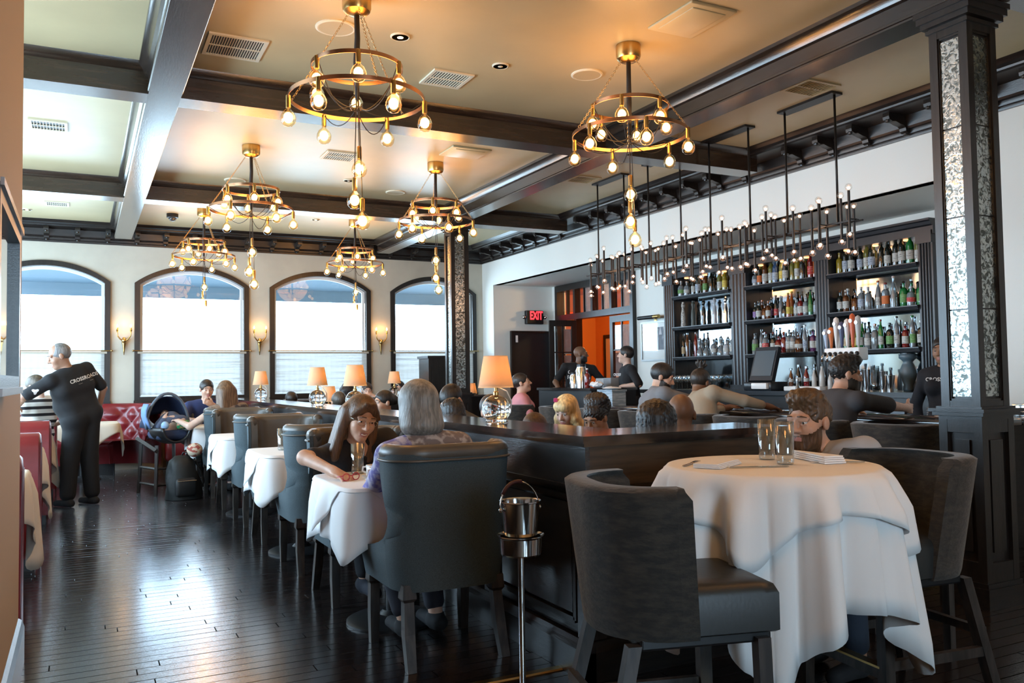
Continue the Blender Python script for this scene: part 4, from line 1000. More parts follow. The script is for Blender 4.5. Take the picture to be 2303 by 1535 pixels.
# ceiling fittings
def grille(x0, x1, y0, y1, label, nb=18, along='y', mat=None):
    t = thing('air_vent', label, 'vent', ((x0 + x1) / 2, (y0 + y1) / 2, ZC)); hx, hy = (x1 - x0) / 2, (y1 - y0) / 2; m = mat or MT['white_plastic']
    build('frame', MB().box(-hx, hx, -hy, -hy + .025, -.012, 0).box(-hx, hx, hy - .025, hy, -.012, 0).box(-hx, -hx + .025, -hy + .025, hy - .025, -.012, 0).box(hx - .025, hx, -hy + .025, hy - .025, -.012, 0), m, t)
    build('duct_shade_sheet', MB().box(-hx + .025, hx - .025, -hy + .025, hy - .025, -.003, -.001), MT['black'], t)  # black sheet stands in for the shade inside the duct
    build('center_bar', MB().box(-hx + .025, hx - .025, -.005, .005, -.011, -.004), m, t)
    sl = None
    for i in range(nb):
        x = -hx + .03 + (2 * hx - .06) * (i + .5) / nb
        if sl is None: sl = build('slat', MB().obox((0, 0, -.007), .0045, 2 * hy - .05, .007, ry=.25), m, t); sl.location = (x, 0, 0)
        else: c = sl.copy(); COL.objects.link(c); c.parent = t; c.location = (x, 0, 0)
grille(.72, 1.10, 5.63, 6.02, 'large ceiling return grille beside the long aisle beam', 20)
grille(2.28, 2.60, 5.63, 5.95, 'square ceiling vent between the two nearest chandeliers', 12)
grille(-.42, -.12, 8.15, 8.45, 'ceiling vent in the second coffer at the edge by the booths', 10)
grille(-.42, -.15, 11.8, 12.05, 'small ceiling vent in the far coffer above the waiter', 9)
grille(2.15, 2.48, 8.12, 8.44, 'ceiling vent behind the nearest chandelier', 12)
grille(4.95, 5.27, 8.0, 8.3, 'ceiling vent between the beam and cornice, farther one', 10, mat=MT['ceil'])
grille(4.95, 5.30, 4.62, 4.92, 'ceiling vent above the nearest bar pendant', 10, mat=MT['ceil'])
grille(2.25, 2.5, 11.7, 11.95, 'small ceiling vent in the far coffer between the last chandeliers', 9)
def flat_panel(x0, x1, y0, y1, label):
    t = thing('ceiling_panel', label, 'ceiling speaker', ((x0 + x1) / 2, (y0 + y1) / 2, ZC)); hx, hy = (x1 - x0) / 2, (y1 - y0) / 2
    build('surround', MB().rbox(-hx, hx, -hy, hy, -.016, .004, .012), MT['ceil'], t, auto=.7); build('inset', MB().rbox(-hx + .05, hx - .05, -hy + .05, hy - .05, -.022, -.008, .008), MT['ceil'], t, auto=.7)
flat_panel(3.26, 3.62, 3.93, 4.38, 'square flush ceiling speaker nearest the viewer'); flat_panel(3.20, 3.62, 7.45, 7.82, 'square flush ceiling speaker beyond the near cross beam')
def round_plate(x, y, r, label, cat, lit=False):
    t = thing('round_ceiling_fitting' if not lit else 'downlight', label, cat, (x, y, ZC))
    build('trim_ring', MB().lathe([(r, 0), (r, -.006), (r * .9, -.011), (r * .84, -.009)], n=32), MT['white_plastic'], t, auto=.6)
    if lit:
        build('reflector', MB().lathe([(r * .84, -.009), (r * .5, -.004), (.001, -.003)], n=24), M('downlight_reflector', (.55, .45, .28), .5), t)
        build('lamp_face', MB().ball((0, 0, -.006), r * .34, 12, 6, .4), MT['dl'] if lit == 2 else MT['white_plastic'], t, smooth=True)
    else: build('grille_disc', MB().lathe([(r * .84, -.009), (.001, -.010)], n=32), MT['ceil'], t)
MT['dl'] = M('downlight_lamp', (1, .8, .5), .5, emit=((1, .62, .28), 18))
round_plate(1.44, 5.23, .13, 'round ceiling speaker beside the nearest chandelier canopy', 'speaker'); round_plate(3.36, 5.27, .12, 'round ceiling speaker left of the bar side chandelier', 'speaker')
round_plate(3.38, 9.65, .12, 'round ceiling speaker before the far cross beam', 'speaker'); round_plate(1.53, 9.77, .12, 'round ceiling speaker behind the second aisle chandelier', 'speaker')
round_plate(1.86, 5.19, .065, 'lit recessed downlight near the nearest chandelier', 'downlight', 2); round_plate(2.69, 5.38, .06, 'unlit recessed downlight between the two nearest chandeliers', 'downlight', 1)
round_plate(2.93, 11.75, .06, 'lit recessed downlight in the far coffer', 'downlight', 2); round_plate(-.64, 12.47, .06, 'recessed downlight near the mirror edge in the far coffer', 'downlight', 2); round_plate(2.69, 9.27, .06, 'unlit recessed downlight in the middle coffer', 'downlight', 1)
dc = thing('dome_camera', 'black dome security camera on the far coffer ceiling', 'camera', (1.08, 12.1, ZC)); build('base_ring', MB().lathe([(.075, 0), (.075, -.05), (.06, -.055)], n=24), MT['black'], dc, auto=.5); build('dome', MB().ball((0, 0, -.05), .052, 16, 10), M('dark_dome', (.05, .05, .05), .05), dc, smooth=True)

# back bar unit
XF = 7.25; PILS = [(9.30, 9.52), (7.88, 8.16), (6.59, 6.79), (5.32, 5.48)]; BAYS = [(8.16, 9.30), (6.79, 7.88), (5.48, 6.59)]; SHZ = [1.50, 1.91, 2.33]; CZ = 1.065
bb = thing('back_bar', 'dark wooden back bar with fluted pilasters and mirrored shelves', 'bar cabinet', (0, 0, 0))
MT['bbwood'] = M('blue_black_paint', (.020, .023, .028), .28, bump=(30, .05, .01))
for a, b in PILS:
    build('pilaster', MB().box(XF + .02, XI - .002, a, b, CZ, 2.62), MT['bbwood'], bb)
    n = 4; w_ = (b - a - .03) / n
    for k in range(n):
        y0 = a + .015 + k * w_; rows = [[(XF + .02 - .018 * math.sin(PI * i / 5), y0 + .006 + (w_ - .012) * i / 5, z) for i in range(6)] for z in (CZ + .06, 2.50)]
        build('reed', MB().grid(rows), MT['bbwood'], bb, smooth=True)
    build('pilaster_base', MB().box(XF - .012, XI - .002, a - .008, b + .008, CZ, CZ + .06), MT['bbwood'], bb); build('pilaster_cap', MB().box(XF - .005, XI - .002, a - .005, b + .005, 2.50, 2.62), MT['bbwood'], bb)
build('entablature', MB().prism([(XF + .01, 2.58), (XF + .01, 2.66), (XF - .02, 2.67), (XF - .03, 2.70), (XF - .05, 2.71), (XF - .05, 2.73), (XI - .002, 2.73), (XI - .002, 2.58)], 'y', 5.30, 9.54), MT['bbwood'], bb)
for a, b in BAYS:
    build('mirror_back', MB().box(XI - .012, XI - .004, a, b, CZ, 2.58), MT['barmirror'] if 'barmirror' in MT else MT.setdefault('barmirror', M('bar_mirror', (.55, .62, .66), .06, 1)), bb)
    for z in SHZ:
        s_ = build('shelf', MB().box(XF + .015, XI - .012, a, b, z - .028, z), MT['bbwood'], bb)
        build('shelf_nosing', MB().prism([(XF + .015, z - .05), (XF - .002, z - .045), (XF + .002, z - .036), (XF - .012, z - .030), (XF - .006, z - .020), (XF - .018, z - .012), (XF - .018, z - .002), (XF + .015, z)], 'y', a, b), MT['bbwood'], s_)
    for k in range(3):
        y = a + (b - a) * (k + .5) / 3; d = build('puck_light', MB().lathe([(.03, 0), (.03, -.012), (.02, -.016)], (XF + .10, y, 2.58), 14), M('puck', (.5, .3, .15), .3, emit=((1, .45, .18), 2.5), sampling=False), bb)
    lamp('shelf_light', (XF + .10, (a + b) / 2, 2.52), .5, (1, .7, .45), .05, bb)
build('counter_top', MB().box(6.86, XI - .002, 4.3, 9.56, CZ - .05, CZ), MT['bbwood'], bb)
build('counter_front', MB().box(6.92, XI - .002, 4.3, 9.56, .0, CZ - .05), MT['black'], bb)
for k in range(6):
    y = 4.6 + k * .8; build('cooler_door', MB().box(6.90, 6.92, y, y + .74, .15, .88), M('cooler_front', (.20, .23, .26), .3, .6) if k % 2 else MT['bbwood'], bb)

# front bar
fbz = .93
br_ = thing('bar_counter', 'long dark bar counter with a polished top turning at the near end', 'bar', (0, 0, 0))
build('bar_top', MB().rbox(5.12, 5.72, 3.55, 8.20, fbz - .045, fbz, .012), MT['bartop'] if 'bartop' in MT else MT.setdefault('bartop', M('bar_top', (.022, .018, .017), .12, coat=.4)), br_, auto=.6)
build('bar_top_return', MB().rbox(5.722, XW - .004, 3.55, 4.10, fbz - .045, fbz, .012), MT['bartop'], br_, auto=.6)
build('bar_front', MB().box(5.30, 5.40, 3.75, 8.2, 0, fbz - .045), MT['wood_y'], br_); build('bar_front_return', MB().box(5.40, XW - .004, 3.75, 3.85, 0, fbz - .045), MT['wood'], br_)
for k in range(5): build('front_panel', MB().box(5.285, 5.30, 3.85 + k * .88, 4.60 + k * .88, .2, .8), MT['wood_z'], br_)
build('foot_rail', MB().tube([(5.2, 3.8, .2), (5.2, 8.1, .2)], .02, 10), MT['brass'], br_, smooth=True)
build('rear_shelf', MB().box(5.72, 6.02, 4.12, 8.2, .70, .74), MT['black'], br_); build('rear_panel', MB().box(5.42, 5.72, 4.12, 8.2, .02, .87), MT['black'], br_)
ss = thing('service_station', 'black raised service counter at the far end of the bar', 'counter', (5.22, 8.22, 0))
build('body', MB().box(0, .62, 0, 1.25, 0, 1.09), MT['black'], ss); build('top', MB().box(-.02, .64, -.005, 1.27, 1.09, 1.12), MT['bartop'], ss)

# bottles
def bottle_profile(kind):
    return {'wine': [(.036, 0), (.038, .01), (.038, .19), (.034, .215), (.016, .245), (.014, .30), (.015, .31)],
            'spirit': [(.038, 0), (.041, .01), (.041, .165), (.034, .19), (.015, .205), (.014, .255), (.016, .26)],
            'slim': [(.029, 0), (.030, .01), (.029, .20), (.020, .25), (.012, .27), (.012, .32)],
            'squat': [(.046, 0), (.048, .01), (.048, .12), (.038, .15), (.015, .165), (.014, .205), (.016, .21)],
            'decanter': [(.05, 0), (.052, .01), (.045, .08), (.022, .12), (.018, .16), (.026, .18), (.028, .23), (.014, .25)],
            'hourglass': [(.036, 0), (.037, .01), (.030, .07), (.034, .12), (.028, .20), (.018, .24), (.018, .27), (.026, .29), (.026, .315), (.012, .335)],
            'mini': [(.024, 0), (.026, .008), (.025, .10), (.018, .13), (.011, .15), (.011, .185)]}[kind]
GL = {'dark': (.012, .016, .012), 'green': (.01, .16, .035), 'clear': (.40, .45, .47), 'amber': (.10, .030, .007), 'red': (.16, .01, .01), 'yellow': (.25, .19, .015), 'white': (.48, .46, .42), 'blue': (.03, .07, .16), 'olive': (.14, .14, .03), 'silver': (.4, .43, .46), 'orange': (.35, .08, .015), 'purple': (.10, .03, .10)}
BM = {k: M('bottle_' + k, v, .06 if k not in ('white',) else .3, 0, spec=.6, trans=.6 if k in ('clear',) else 0, coat=.3) for k, v in GL.items()}
LM = {k: M('label_' + k, v, .6, var=(40, v2, .57, .62), scale=(.5, .5, 2.6)) for k, v, v2 in (('white', (.50, .50, .46), (.16, .16, .16)), ('bluewhite', (.36, .42, .50), (.06, .09, .15)), ('orange', (.6, .15, .03), (.5, .1, .03)), ('red', (.5, .04, .04), (.6, .5, .4)), ('yellow', (.65, .5, .08), (.4, .2, .05)), ('green', (.12, .28, .08), (.3, .4, .2)), ('purple', (.25, .15, .35), (.5, .45, .5)), ('tan', (.5, .38, .22), (.3, .2, .12)))}
proto = {}
def bottle(kind, glass, lab, cap, label, loc, group, s=1.0, rz=0.0):
    key = (kind, glass, lab, cap)
    if key not in proto:
        t = thing('bottle', label, 'bottle', loc, group=group); p = bottle_profile(kind)
        build('glass_body', MB().lathe(p, n=14), BM[glass], t, auto=.6)
        if lab:
            r = p[2][0] + .0012; z0, z1 = (.045, min(.14, p[2][1] * .8)); build('paper_label', MB().grid([[(r * math.cos(a), r * math.sin(a), z) for a in np.linspace(0, 2 * PI, 17)] for z in (z0, z1)]), LM[lab], t, smooth=True)
        top = p[-1][1]; build('cap', MB().lathe([(.0165, -.035 if kind == 'wine' else -.008), (.0165, .012), (.012, .015)], (0, 0, top), 10), BM[cap], t, auto=.6)
        proto[key] = t
    else: t = dup(proto[key], label, loc)
    t.location = loc; t.rotation_euler = (0, 0, rz); t.scale = (s, s, s); t['group'] = group; t['label'] = label; return t
ORD = ['first', 'second', 'third', 'fourth', 'fifth', 'sixth', 'seventh', 'eighth', 'ninth', 'tenth', 'eleventh', 'twelfth', 'thirteenth', 'fourteenth']
W, S, L_, Q, D_ = 'wine', 'spirit', 'slim', 'squat', 'decanter'
ROWS = {(2, 2): [(S, 'yellow', 0, 'yellow'), (W, 'dark', 'bluewhite', 'dark'), (W, 'dark', 'white', 'dark'), (W, 'dark', 'bluewhite', 'dark'), (W, 'olive', 'white', 'olive'), (W, 'dark', 'bluewhite', 'dark'), (W, 'dark', 0, 'dark'), (W, 'dark', 'white', 'dark'), (W, 'dark', 'white', 'red'), (W, 'dark', 'white', 'dark'), (W, 'green', 'white', 'green'), (W, 'olive', 'white', 'olive')],
 (2, 1): [(S, 'dark', 'white', 'amber'), (S, 'amber', 'white', 'white'), (Q, 'amber', 0, 'dark'), (S, 'clear', 'bluewhite', 'white'), (S, 'clear', 0, 'silver'), (L_, 'clear', 'white', 'red'), (S, 'clear', 'orange', 'red'), (L_, 'clear', 0, 'silver'), (S, 'green', 'green', 'dark'), (Q, 'clear', 'red', 'white'), (S, 'green', 'green', 'dark')],
 (2, 0): [(S, 'white', 0, 'dark'), (L_, 'green', 'tan', 'dark'), (S, 'yellow', 'yellow', 'dark'), (S, 'green', 'white', 'dark'), (S, 'clear', 'white', 'dark'), (S, 'clear', 0, 'orange'), (L_, 'green', 'white', 'red'), (S, 'dark', 'green', 'dark'), (L_, 'clear', 'white', 'dark'), (S, 'red', 'white', 'dark'), (L_, 'clear', 'green', 'green'), (S, 'dark', 'white', 'red')],
 (1, 2): [(Q, 'clear', 'bluewhite', 'white'), (W, 'dark', 'orange', 'orange'), (W, 'amber', 'white', 'dark'), (W, 'olive', 'white', 'dark'), (W, 'blue', 'bluewhite', 'dark'), (W, 'olive', 'yellow', 'yellow'), (W, 'dark', 'white', 'dark'), (W, 'olive', 0, 'dark'), (W, 'yellow', 'white', 'olive'), (W, 'dark', 0, 'dark'), (W, 'red', 'red', 'red'), (W, 'orange', 0, 'red')],
 (1, 1): [(S, 'dark', 'purple', 'dark'), (S, 'dark', 'white', 'dark'), (Q, 'amber', 0, 'dark'), (S, 'amber', 'white', 'orange'), (L_, 'dark', 'red', 'dark'), (L_, 'clear', 0, 'silver'), (Q, 'dark', 0, 'dark'), (L_, 'orange', 'yellow', 'yellow'), (S, 'clear', 'white', 'dark'), (S, 'red', 'white', 'dark'), (S, 'clear', 'white', 'silver'), (L_, 'green', 'green', 'dark'), (S, 'clear', 'bluewhite', 'blue')],
 (1, 0): [(S, 'clear', 'green', 'dark'), (L_, 'clear', 'white', 'dark'), (S, 'clear', 'red', 'red'), (S, 'dark', 'white', 'red'), (Q, 'red', 'white', 'dark'), (S, 'red', 0, 'orange'), (S, 'clear', 'white', 'dark'), (S, 'clear', 'white', 'silver'), (Q, 'amber', 'white', 'dark'), (L_, 'clear', 'bluewhite', 'silver'), (S, 'purple', 'white', 'dark'), (S, 'clear', 'white', 'amber')],
 (0, 2): [(Q, 'clear', 'green', 'white'), (Q, 'clear', 'white', 'white'), (W, 'dark', 'white', 'dark'), (W, 'dark', 'bluewhite', 'dark'), (W, 'amber', 'green', 'dark'), (W, 'dark', 0, 'dark'), (W, 'olive', 'white', 'dark'), (W, 'yellow', 'yellow', 'olive'), (W, 'dark', 'bluewhite', 'dark')],
 (0, 0): [(L_, 'dark', 'tan', 'dark'), (L_, 'amber', 0, 'dark'), (L_, 'red', 0, 'amber'), (D_, 'clear', 'bluewhite', 'silver'), (D_, 'clear', 'white', 'silver'), (Q, 'clear', 'white', 'dark'), (D_, 'clear', 0, 'silver'), (Q, 'silver', 'white', 'dark'), (S, 'clear', 'white', 'dark')]}
bayn = ['far bay', 'middle bay', 'near bay']; shn = ['lower shelf', 'middle shelf', 'top shelf']
for (bi, si), lst in ROWS.items():
    a, b = BAYS[bi]; n = len(lst)
    for k, (kd, g, lb, cp) in enumerate(lst):
        y = b - .06 - (b - a - .12) * (k + .0) / (n - 1) if n > 1 else (a + b) / 2; rr = random.Random(bi * 100 + si * 20 + k)
        y -= 0 if kd != Q else 0
        bottle(kd, g, lb, cp, '%s glass bottle, %s from the picture end, on the %s of the %s' % (g, ORD[k], shn[si], bayn[bi]), (XF + .085 + rr.uniform(0, .05), y, SHZ[si] + .001), 'bottles on the back bar shelves', rr.uniform(.90, 1.04) * (.86 if b - a < 1.1 and n > 12 else .95), rr.uniform(-.6, .6) + PI)
    # second row behind, visible between the front bottles
    for k in range(0, n - 1, 2):
        kd, g, lb, cp = lst[(k * 5 + 3) % n]; y = b - .06 - (b - a - .12) * (k + .5) / (n - 1); rr = random.Random(bi * 100 + si * 20 + k + 55)
        bottle(kd, g, lb, cp, '%s glass bottle behind the %s and %s ones, %s of the %s' % (g, ORD[k], ORD[k + 1], shn[si], bayn[bi]), (XF + .185, y, SHZ[si] + .001), 'bottles on the back bar shelves', rr.uniform(.85, .98), PI)
BM['speckle'] = M('speckled_ceramic', (.55, .53, .48), .4, var=(70, (.12, .12, .12), .52, .6)); BM['chrome'] = MT['chrome']; BM['ash'] = M('dark_ceramic', (.05, .06, .05), .5)
for k, (g, cp, l) in enumerate((('speckle', 'white', 'speckled pale'), ('ash', 'ash', 'dull charcoal'), ('dark', 'dark', 'glossy black'), ('silver', 'silver', 'blue silver'), ('chrome', 'chrome', 'chrome'))):
    bottle('hourglass', g, 0, cp, l + ' hourglass shaped ceramic decanter on the middle shelf of the far bay', (XF + .1, 9.20 - k * .215, 1.911), 'hourglass decanters', .98)
for k in range(14):
    kd = 'mini'; g = ('amber', 'white', 'dark', 'white', 'red', 'dark', 'white')[k % 7]
    bottle(kd, g, 'white' if g != 'white' else 0, ('dark', 'amber', 'dark')[k % 3], 'small %s mixer bottle, %s in the cluster on the back counter' % (g, ORD[k]), (7.0 + .07 * (k % 2) + .02, 6.93 - .055 * k, CZ + .001 + .05 * (k < 9)), 'mixer bottles on the back counter', 1.0 + .1 * (k % 3))
pb = tag(build('white_tray', MB().rbox(6.95, 7.16, 6.46, 6.98, CZ, CZ + .05, .01), MT['white'], auto=.6), 'white tray block under the small mixer bottles', 'tray')
# register
ps = thing('register', 'dark touchscreen register tilted on its stand on the back counter', 'register', (7.0, 7.28, CZ), PI / 2)
build('stand', MB().rbox(-.22, .22, -.12, .16, 0, .10, .02), MT['bbwood'], ps, auto=.6); build('printer', MB().rbox(-.19, .05, .12, .20, .02, .09, .01), MT['white'], ps, auto=.6)
sc_ = MB().obox((0, .02, .30), .36, .05, .40, rx=.30); m_ = build('monitor', sc_, M('register_casing', (.02, .024, .03), .35), ps); build('screen', MB().obox((0, .047, .312), .31, .006, .30, rx=.30), M('register_screen', (.10, .13, .15), .15), m_)
# wine glasses
wg = None; k = 0
for r in range(3):
    for c in range(9):
        l = 'stemmed wine glass, %s in %s row on the back counter' % (ORD[c], ('front', 'middle', 'rear')[r]); loc = (7.02 + .1 * r, 9.20 - .105 * c - .03 * (r % 2), CZ)
        if wg is None:
            wg = thing('wine_glass', l, 'glass', loc, group='wine glasses on the back counter')
            build('bowl', MB().lathe([(.004, .085), (.025, .10), (.036, .13), (.035, .165), (.028, .19), (.027, .19), (.034, .165), (.034, .13), (.024, .103), (.001, .09)], n=14), MT['crystal'] if 'crystal' in MT else MT.setdefault('crystal', thin_glass('crystal', (.92, .95, .96), refl=2.2)), wg, smooth=True)
            build('stem', MB().lathe([(.033, 0), (.030, .004), (.005, .01), (.004, .085)], n=12), MT['crystal'], wg, smooth=True)
        else: dup(wg, l, loc)
def cup(label, loc, r0, r1, h, mat, cat='cup', name='steel_cup', stack=1):
    t = thing(name, label, cat, loc); build('cup_body', MB().lathe([(r0, 0), (r1, h), (r1 - .002, h), (r0 - .002, .004), (0, .004)], n=18), mat, t, auto=.6)
    build('rim', MB().tube([(r1 * math.cos(a), r1 * math.sin(a), h) for a in np.linspace(0, 2 * PI, 19)[:-1]], .002, 5, closed=True), mat, t, smooth=True)
    return t
for k, (y, h, l) in enumerate(((6.10, .24, 'tallest copper tinted'), (6.0, .17, 'short'), (5.92, .22, 'tall bright'), (5.72, .20, 'tall plain'), (5.64, .16, 'small'))): cup('%s steel shaker cup on the near end of the back counter' % l, (7.02, y, CZ), .028, .043, h, MT['copper'] if k == 0 else MT['steel'], name='shaker_cup')
pc = thing('cup_stack', 'stack of clear plastic cups on the back counter beside steel shakers', 'cups', (7.04, 5.83, CZ))
for k in range(9): build('plastic_cup', MB().lathe([(.03, 0), (.043, .11), (.041, .11), (.028, .003)], (0, 0, .018 * k), 16), MT['crystal'], pc, smooth=True)
vs = thing('baluster_vase', 'grey blue turned baluster vase against the near bay mirror', 'vase', (7.36, 5.70, CZ)); build('vase_body', MB().lathe([(.05, 0), (.055, .02), (.045, .06), (.075, .14), (.085, .20), (.06, .26), (.045, .29), (.06, .31), (.085, .33), (.085, .37)], n=24), M('vase_glaze', (.10, .15, .18), .4), vs, smooth=True); build('vase_neck', MB().lathe([(.07, .37), (.07, .38), (.05, .385)], n=24), MT['bbwood'], vs)
# beer tower
tw = thing('beer_tower', 'white tiled beer tower with coloured tap handles on the bar', 'beer tap', (5.60, 4.92, fbz))
build('support', MB().box(-.05, .05, -.09, .09, 0, .43), MT['black'], tw); build('tile_block', MB().rbox(-.055, .055, -.18, .18, .43, .535, .012), M('white_tile', (.78, .80, .80), .15), tw, auto=.6)
for k, (c, h) in enumerate((((.45, .55, .7), .17), ((.6, .16, .04), .18), ((.75, .73, .70), .26), ((.06, .07, .14), .22), ((.75, .73, .70), .24), ((.60, .12, .04), .28), ((.5, .5, .48), .26))):
    y = .165 - .055 * k; ring_ = build('faucet', MB().ball((-.062, y, .485), .018, 8, 6), MT['black'], tw, smooth=True)
    build('spout', MB().tube([(-.06, y, .485), (-.09, y, .47), (-.095, y, .42)], .008, 8), MT['chrome'], tw, smooth=True)
    hd = build('tap_handle', MB().lathe([(.008, .0), (.012, .03), (.014, .06), (.022, h * .6), (.026, h * .8), (.020, h * .95), (.004, h)], (-.04, y, .53), 12), M('tap_handle_%d' % k, c, .35), tw, smooth=True)
    build('badge', MB().lathe([(.017, -.003), (.017, .003)], (0, 0, 0), 14), MT['white'], hd); bd_ = hd.children[0]; bd_.location = (-.064, y, .53 + h * .78); bd_.rotation_euler = (0, PI / 2, 0)
# picture and picture light on the bar wall
pf = thing('framed_photo', 'framed black and white stage photograph beside the back bar', 'picture', (XI - .002, 10.05, 1.755))
build('frame', MB().box(-.03, 0, -.31, .31, -.29, -.265).box(-.03, 0, -.31, .31, .265, .29).box(-.03, 0, -.31, -.285, -.265, .265).box(-.03, 0, .285, .31, -.265, .265), M('silver_frame', (.35, .36, .36), .35, .5), pf)
build('mat_board', MB().box(-.012, -.006, -.285, .285, -.265, .265), MT['white'], pf); ph_ = build('photo', MB().box(-.016, -.013, -.23, .19, -.13, .20), M('bw_photo', (.10, .10, .13), .4, var=(9, (.50, .50, .55), .48, .62), scale=(1, 1, .6)), pf)
for y_, z_ in ((-.05, .14), (-.15, .15)): build('spotlight_beam', MB().add([(-.0165, y_, z_ + .05), (-.0165, y_ - .012, z_ + .05), (-.0165, y_ - .04, z_ - .06), (-.0165, y_ + .03, z_ - .06)], [(0, 1, 2, 3)]), M('photo_beam', (.6, .6, .65), .5), ph_)
build('pane', MB().box(-.022, -.020, -.285, .285, -.265, .265), MT['pane'], pf)
pl_ = thing('picture_light', 'black and brass picture light above the stage photograph', 'picture light', (XI, 10.02, 2.10)); build('tube_shade', MB().tube([(-.14, -.24, 0), (-.14, .24, 0)], .028, 12), MT['black'], pl_, auto=.8); build('arm', MB().tube([(0, 0, -.02), (-.07, 0, .02), (-.14, 0, 0)], .008, 8), MT['brass'], pl_, smooth=True); build('end_cap', MB().tube([(-.14, -.26, 0), (-.14, -.14, 0)], .029, 12), MT['brass'], pl_, auto=.8); build('wall_plate', MB().box(-.008, 0, -.03, .03, -.05, .02), MT['brass'], pl_)
# things on the bar and service counter
def carafe(label, loc, r, h, mat): 
    t = thing('carafe', label, 'carafe', loc); build('flask', MB().lathe([(r, 0), (r, h * .75), (r * .8, h * .86), (r * .8, h * .9)], n=20), mat, t, auto=.6); build('lid', MB().lathe([(r * .82, h * .9), (r * .82, h), (r * .5, h * 1.02)], n=18), MT['black'], t, auto=.6)
    build('handle', MB().tube([(0, r, h * .7), (0, r + .045, h * .65), (0, r + .045, h * .25), (0, r, h * .2)], .008, 8), MT['black'] if h > .25 else mat, t, smooth=True)
carafe('short ribbed steel coffee pitcher on the service counter', (5.42, 8.92, 1.121), .055, .18, MT['steel']); carafe('tall steel thermal carafe with black lid on the service counter', (5.40, 8.72, 1.121), .068, .28, MT['steel'])
bottle('spirit', 'red', 0, 'white', 'small bottle with red contents beside the tall steel carafe', (5.38, 8.56, 1.121), 'service counter bottles', .85)
def crumple(name, label, cat, loc, rx, ry, rz_, mat, seed):
    rg = random.Random(seed); rows = []
    for i in range(9):
        th = PI * i / 8; rows.append([(rx * math.sin(th) * math.cos(a) * (1 + .25 * rg.uniform(-1, 1)), ry * math.sin(th) * math.sin(a) * (1 + .25 * rg.uniform(-1, 1)), max(0, rz_ * (.5 - .5 * math.cos(th)) * (1 + .3 * rg.uniform(-1, 1)))) for a in np.linspace(0, 2 * PI, 13)[:-1]])
        rows[-1].append(rows[-1][0])
    o = build(name, MB().grid(rows), mat, auto=.5); o.location = loc; return tag(o, label, cat)
crumple('crumpled_napkin', 'crumpled white napkin on the service counter beside the carafes', 'napkin', (5.40, 8.38, 1.121), .08, .10, .07, MT['cloth'], 3)
for k, (y, m_, l) in enumerate(((8.98 - .62, MT['white'], 'white'),)): pass
bx1 = thing('caddy_box', 'white and grey plastic bar caddy on the service counter', 'box', (5.66, 8.55, 1.121)); build('white_bin', MB().rbox(-.06, .06, .0, .17, 0, .11, .008), M('pale_bin', (.55, .66, .75), .5), bx1, auto=.6); build('grey_bin', MB().rbox(-.06, .06, -.16, -.002, 0, .115, .008), M('grey_bin', (.22, .25, .28), .5), bx1, auto=.6)
tb_ = thing('wooden_box', 'pale blue wood grain box with napkins at the end of the bar', 'box', (5.30, 7.92, fbz + .001)); gm = M('limed_wood', (.25, .34, .42), .6, var=(6, (.42, .52, .60), .45, .55), scale=(1, 1, 9))
build('body', MB().box(-.09, .09, -.14, .14, 0, .155), gm, tb_); build('lid', MB().box(-.10, .10, -.15, .15, .155, .175), gm, tb_); crumple('folded_papers', '', '', (0, 0, .175), .08, .13, .03, MT['cloth'], 8); _o = bpy.data.objects['folded_papers']; _o.parent = tb_; del _o['label']; del _o['category']
bottle('slim', 'clear', 'bluewhite', 'silver', 'clear water bottle standing on the bar beside the hooded jacket', (5.42, 5.28, fbz + .001), 'bar bottles', .85)
g_ = cup('small clear rocks glass on the bar left of the man in charcoal', (5.36, 5.02, fbz + .001), .034, .038, .085, MT['crystal'], 'glass', 'rocks_glass')
def plate(label, loc, r, seed, foodmat):
    t = thing('plate', label, 'plate', loc); build('dish', MB().lathe([(r * .55, 0), (r * .6, .004), (r, .018), (r, .021), (r * .6, .008), (0, .007)], n=28), MT['white'], t, smooth=True); rg = random.Random(seed)
    for k in range(5): build('food_piece', MB().ball((rg.uniform(-.4, .4) * r, rg.uniform(-.4, .4) * r, .022), .022 + .012 * rg.random(), 8, 6, .7), foodmat, t, smooth=True)
plate('plate of food on the bar left of the man in charcoal', (5.36, 4.80, fbz + .001), .11, 2, M('food_brown', (.35, .18, .09), .7)); plate('plate with crumpled napkin on the bar right of the man in charcoal', (5.38, 3.82, fbz + .001), .12, 5, MT['cloth'])
nh = thing('napkin_holder', 'steel napkin holder on the bar return by the white wall', 'holder', (6.05, 3.72, fbz + .001)); build('casing', MB().rbox(-.10, .10, -.05, .05, 0, .09, .006), MT['steel'], nh, auto=.6); build('napkins', MB().box(-.09, .09, -.052, -.04, .01, .08), MT['cloth'], nh)
tws = thing('towel_stack', 'stack of folded white bar towels under the back counter', 'towels', (6.80, 4.86, .80)); build('shelf_board', MB().box(-.16, .12, -.2, .2, -.03, -.001), MT['steel'], tws)
for k in range(7): build('towel', MB().rbox(-.13, .08, -.14, .14, k * .021, k * .021 + .019, .009), MT['cloth'], tws, auto=.6)
ibn = thing('ice_bin', 'pale steel ice bin and sink behind the bar', 'sink', (6.34, 5.9, 0)); build('body', MB().box(-.26, .26, -.55, .55, .1, .86), M('brushed_bin', (.45, .52, .58), .35, .7), ibn); build('rim', MB().box(-.28, .28, -.57, .57, .86, .89), MT['steel'], ibn); build('feet', MB().box(-.2, .2, -.5, .5, 0, .1), MT['black'], ibn)

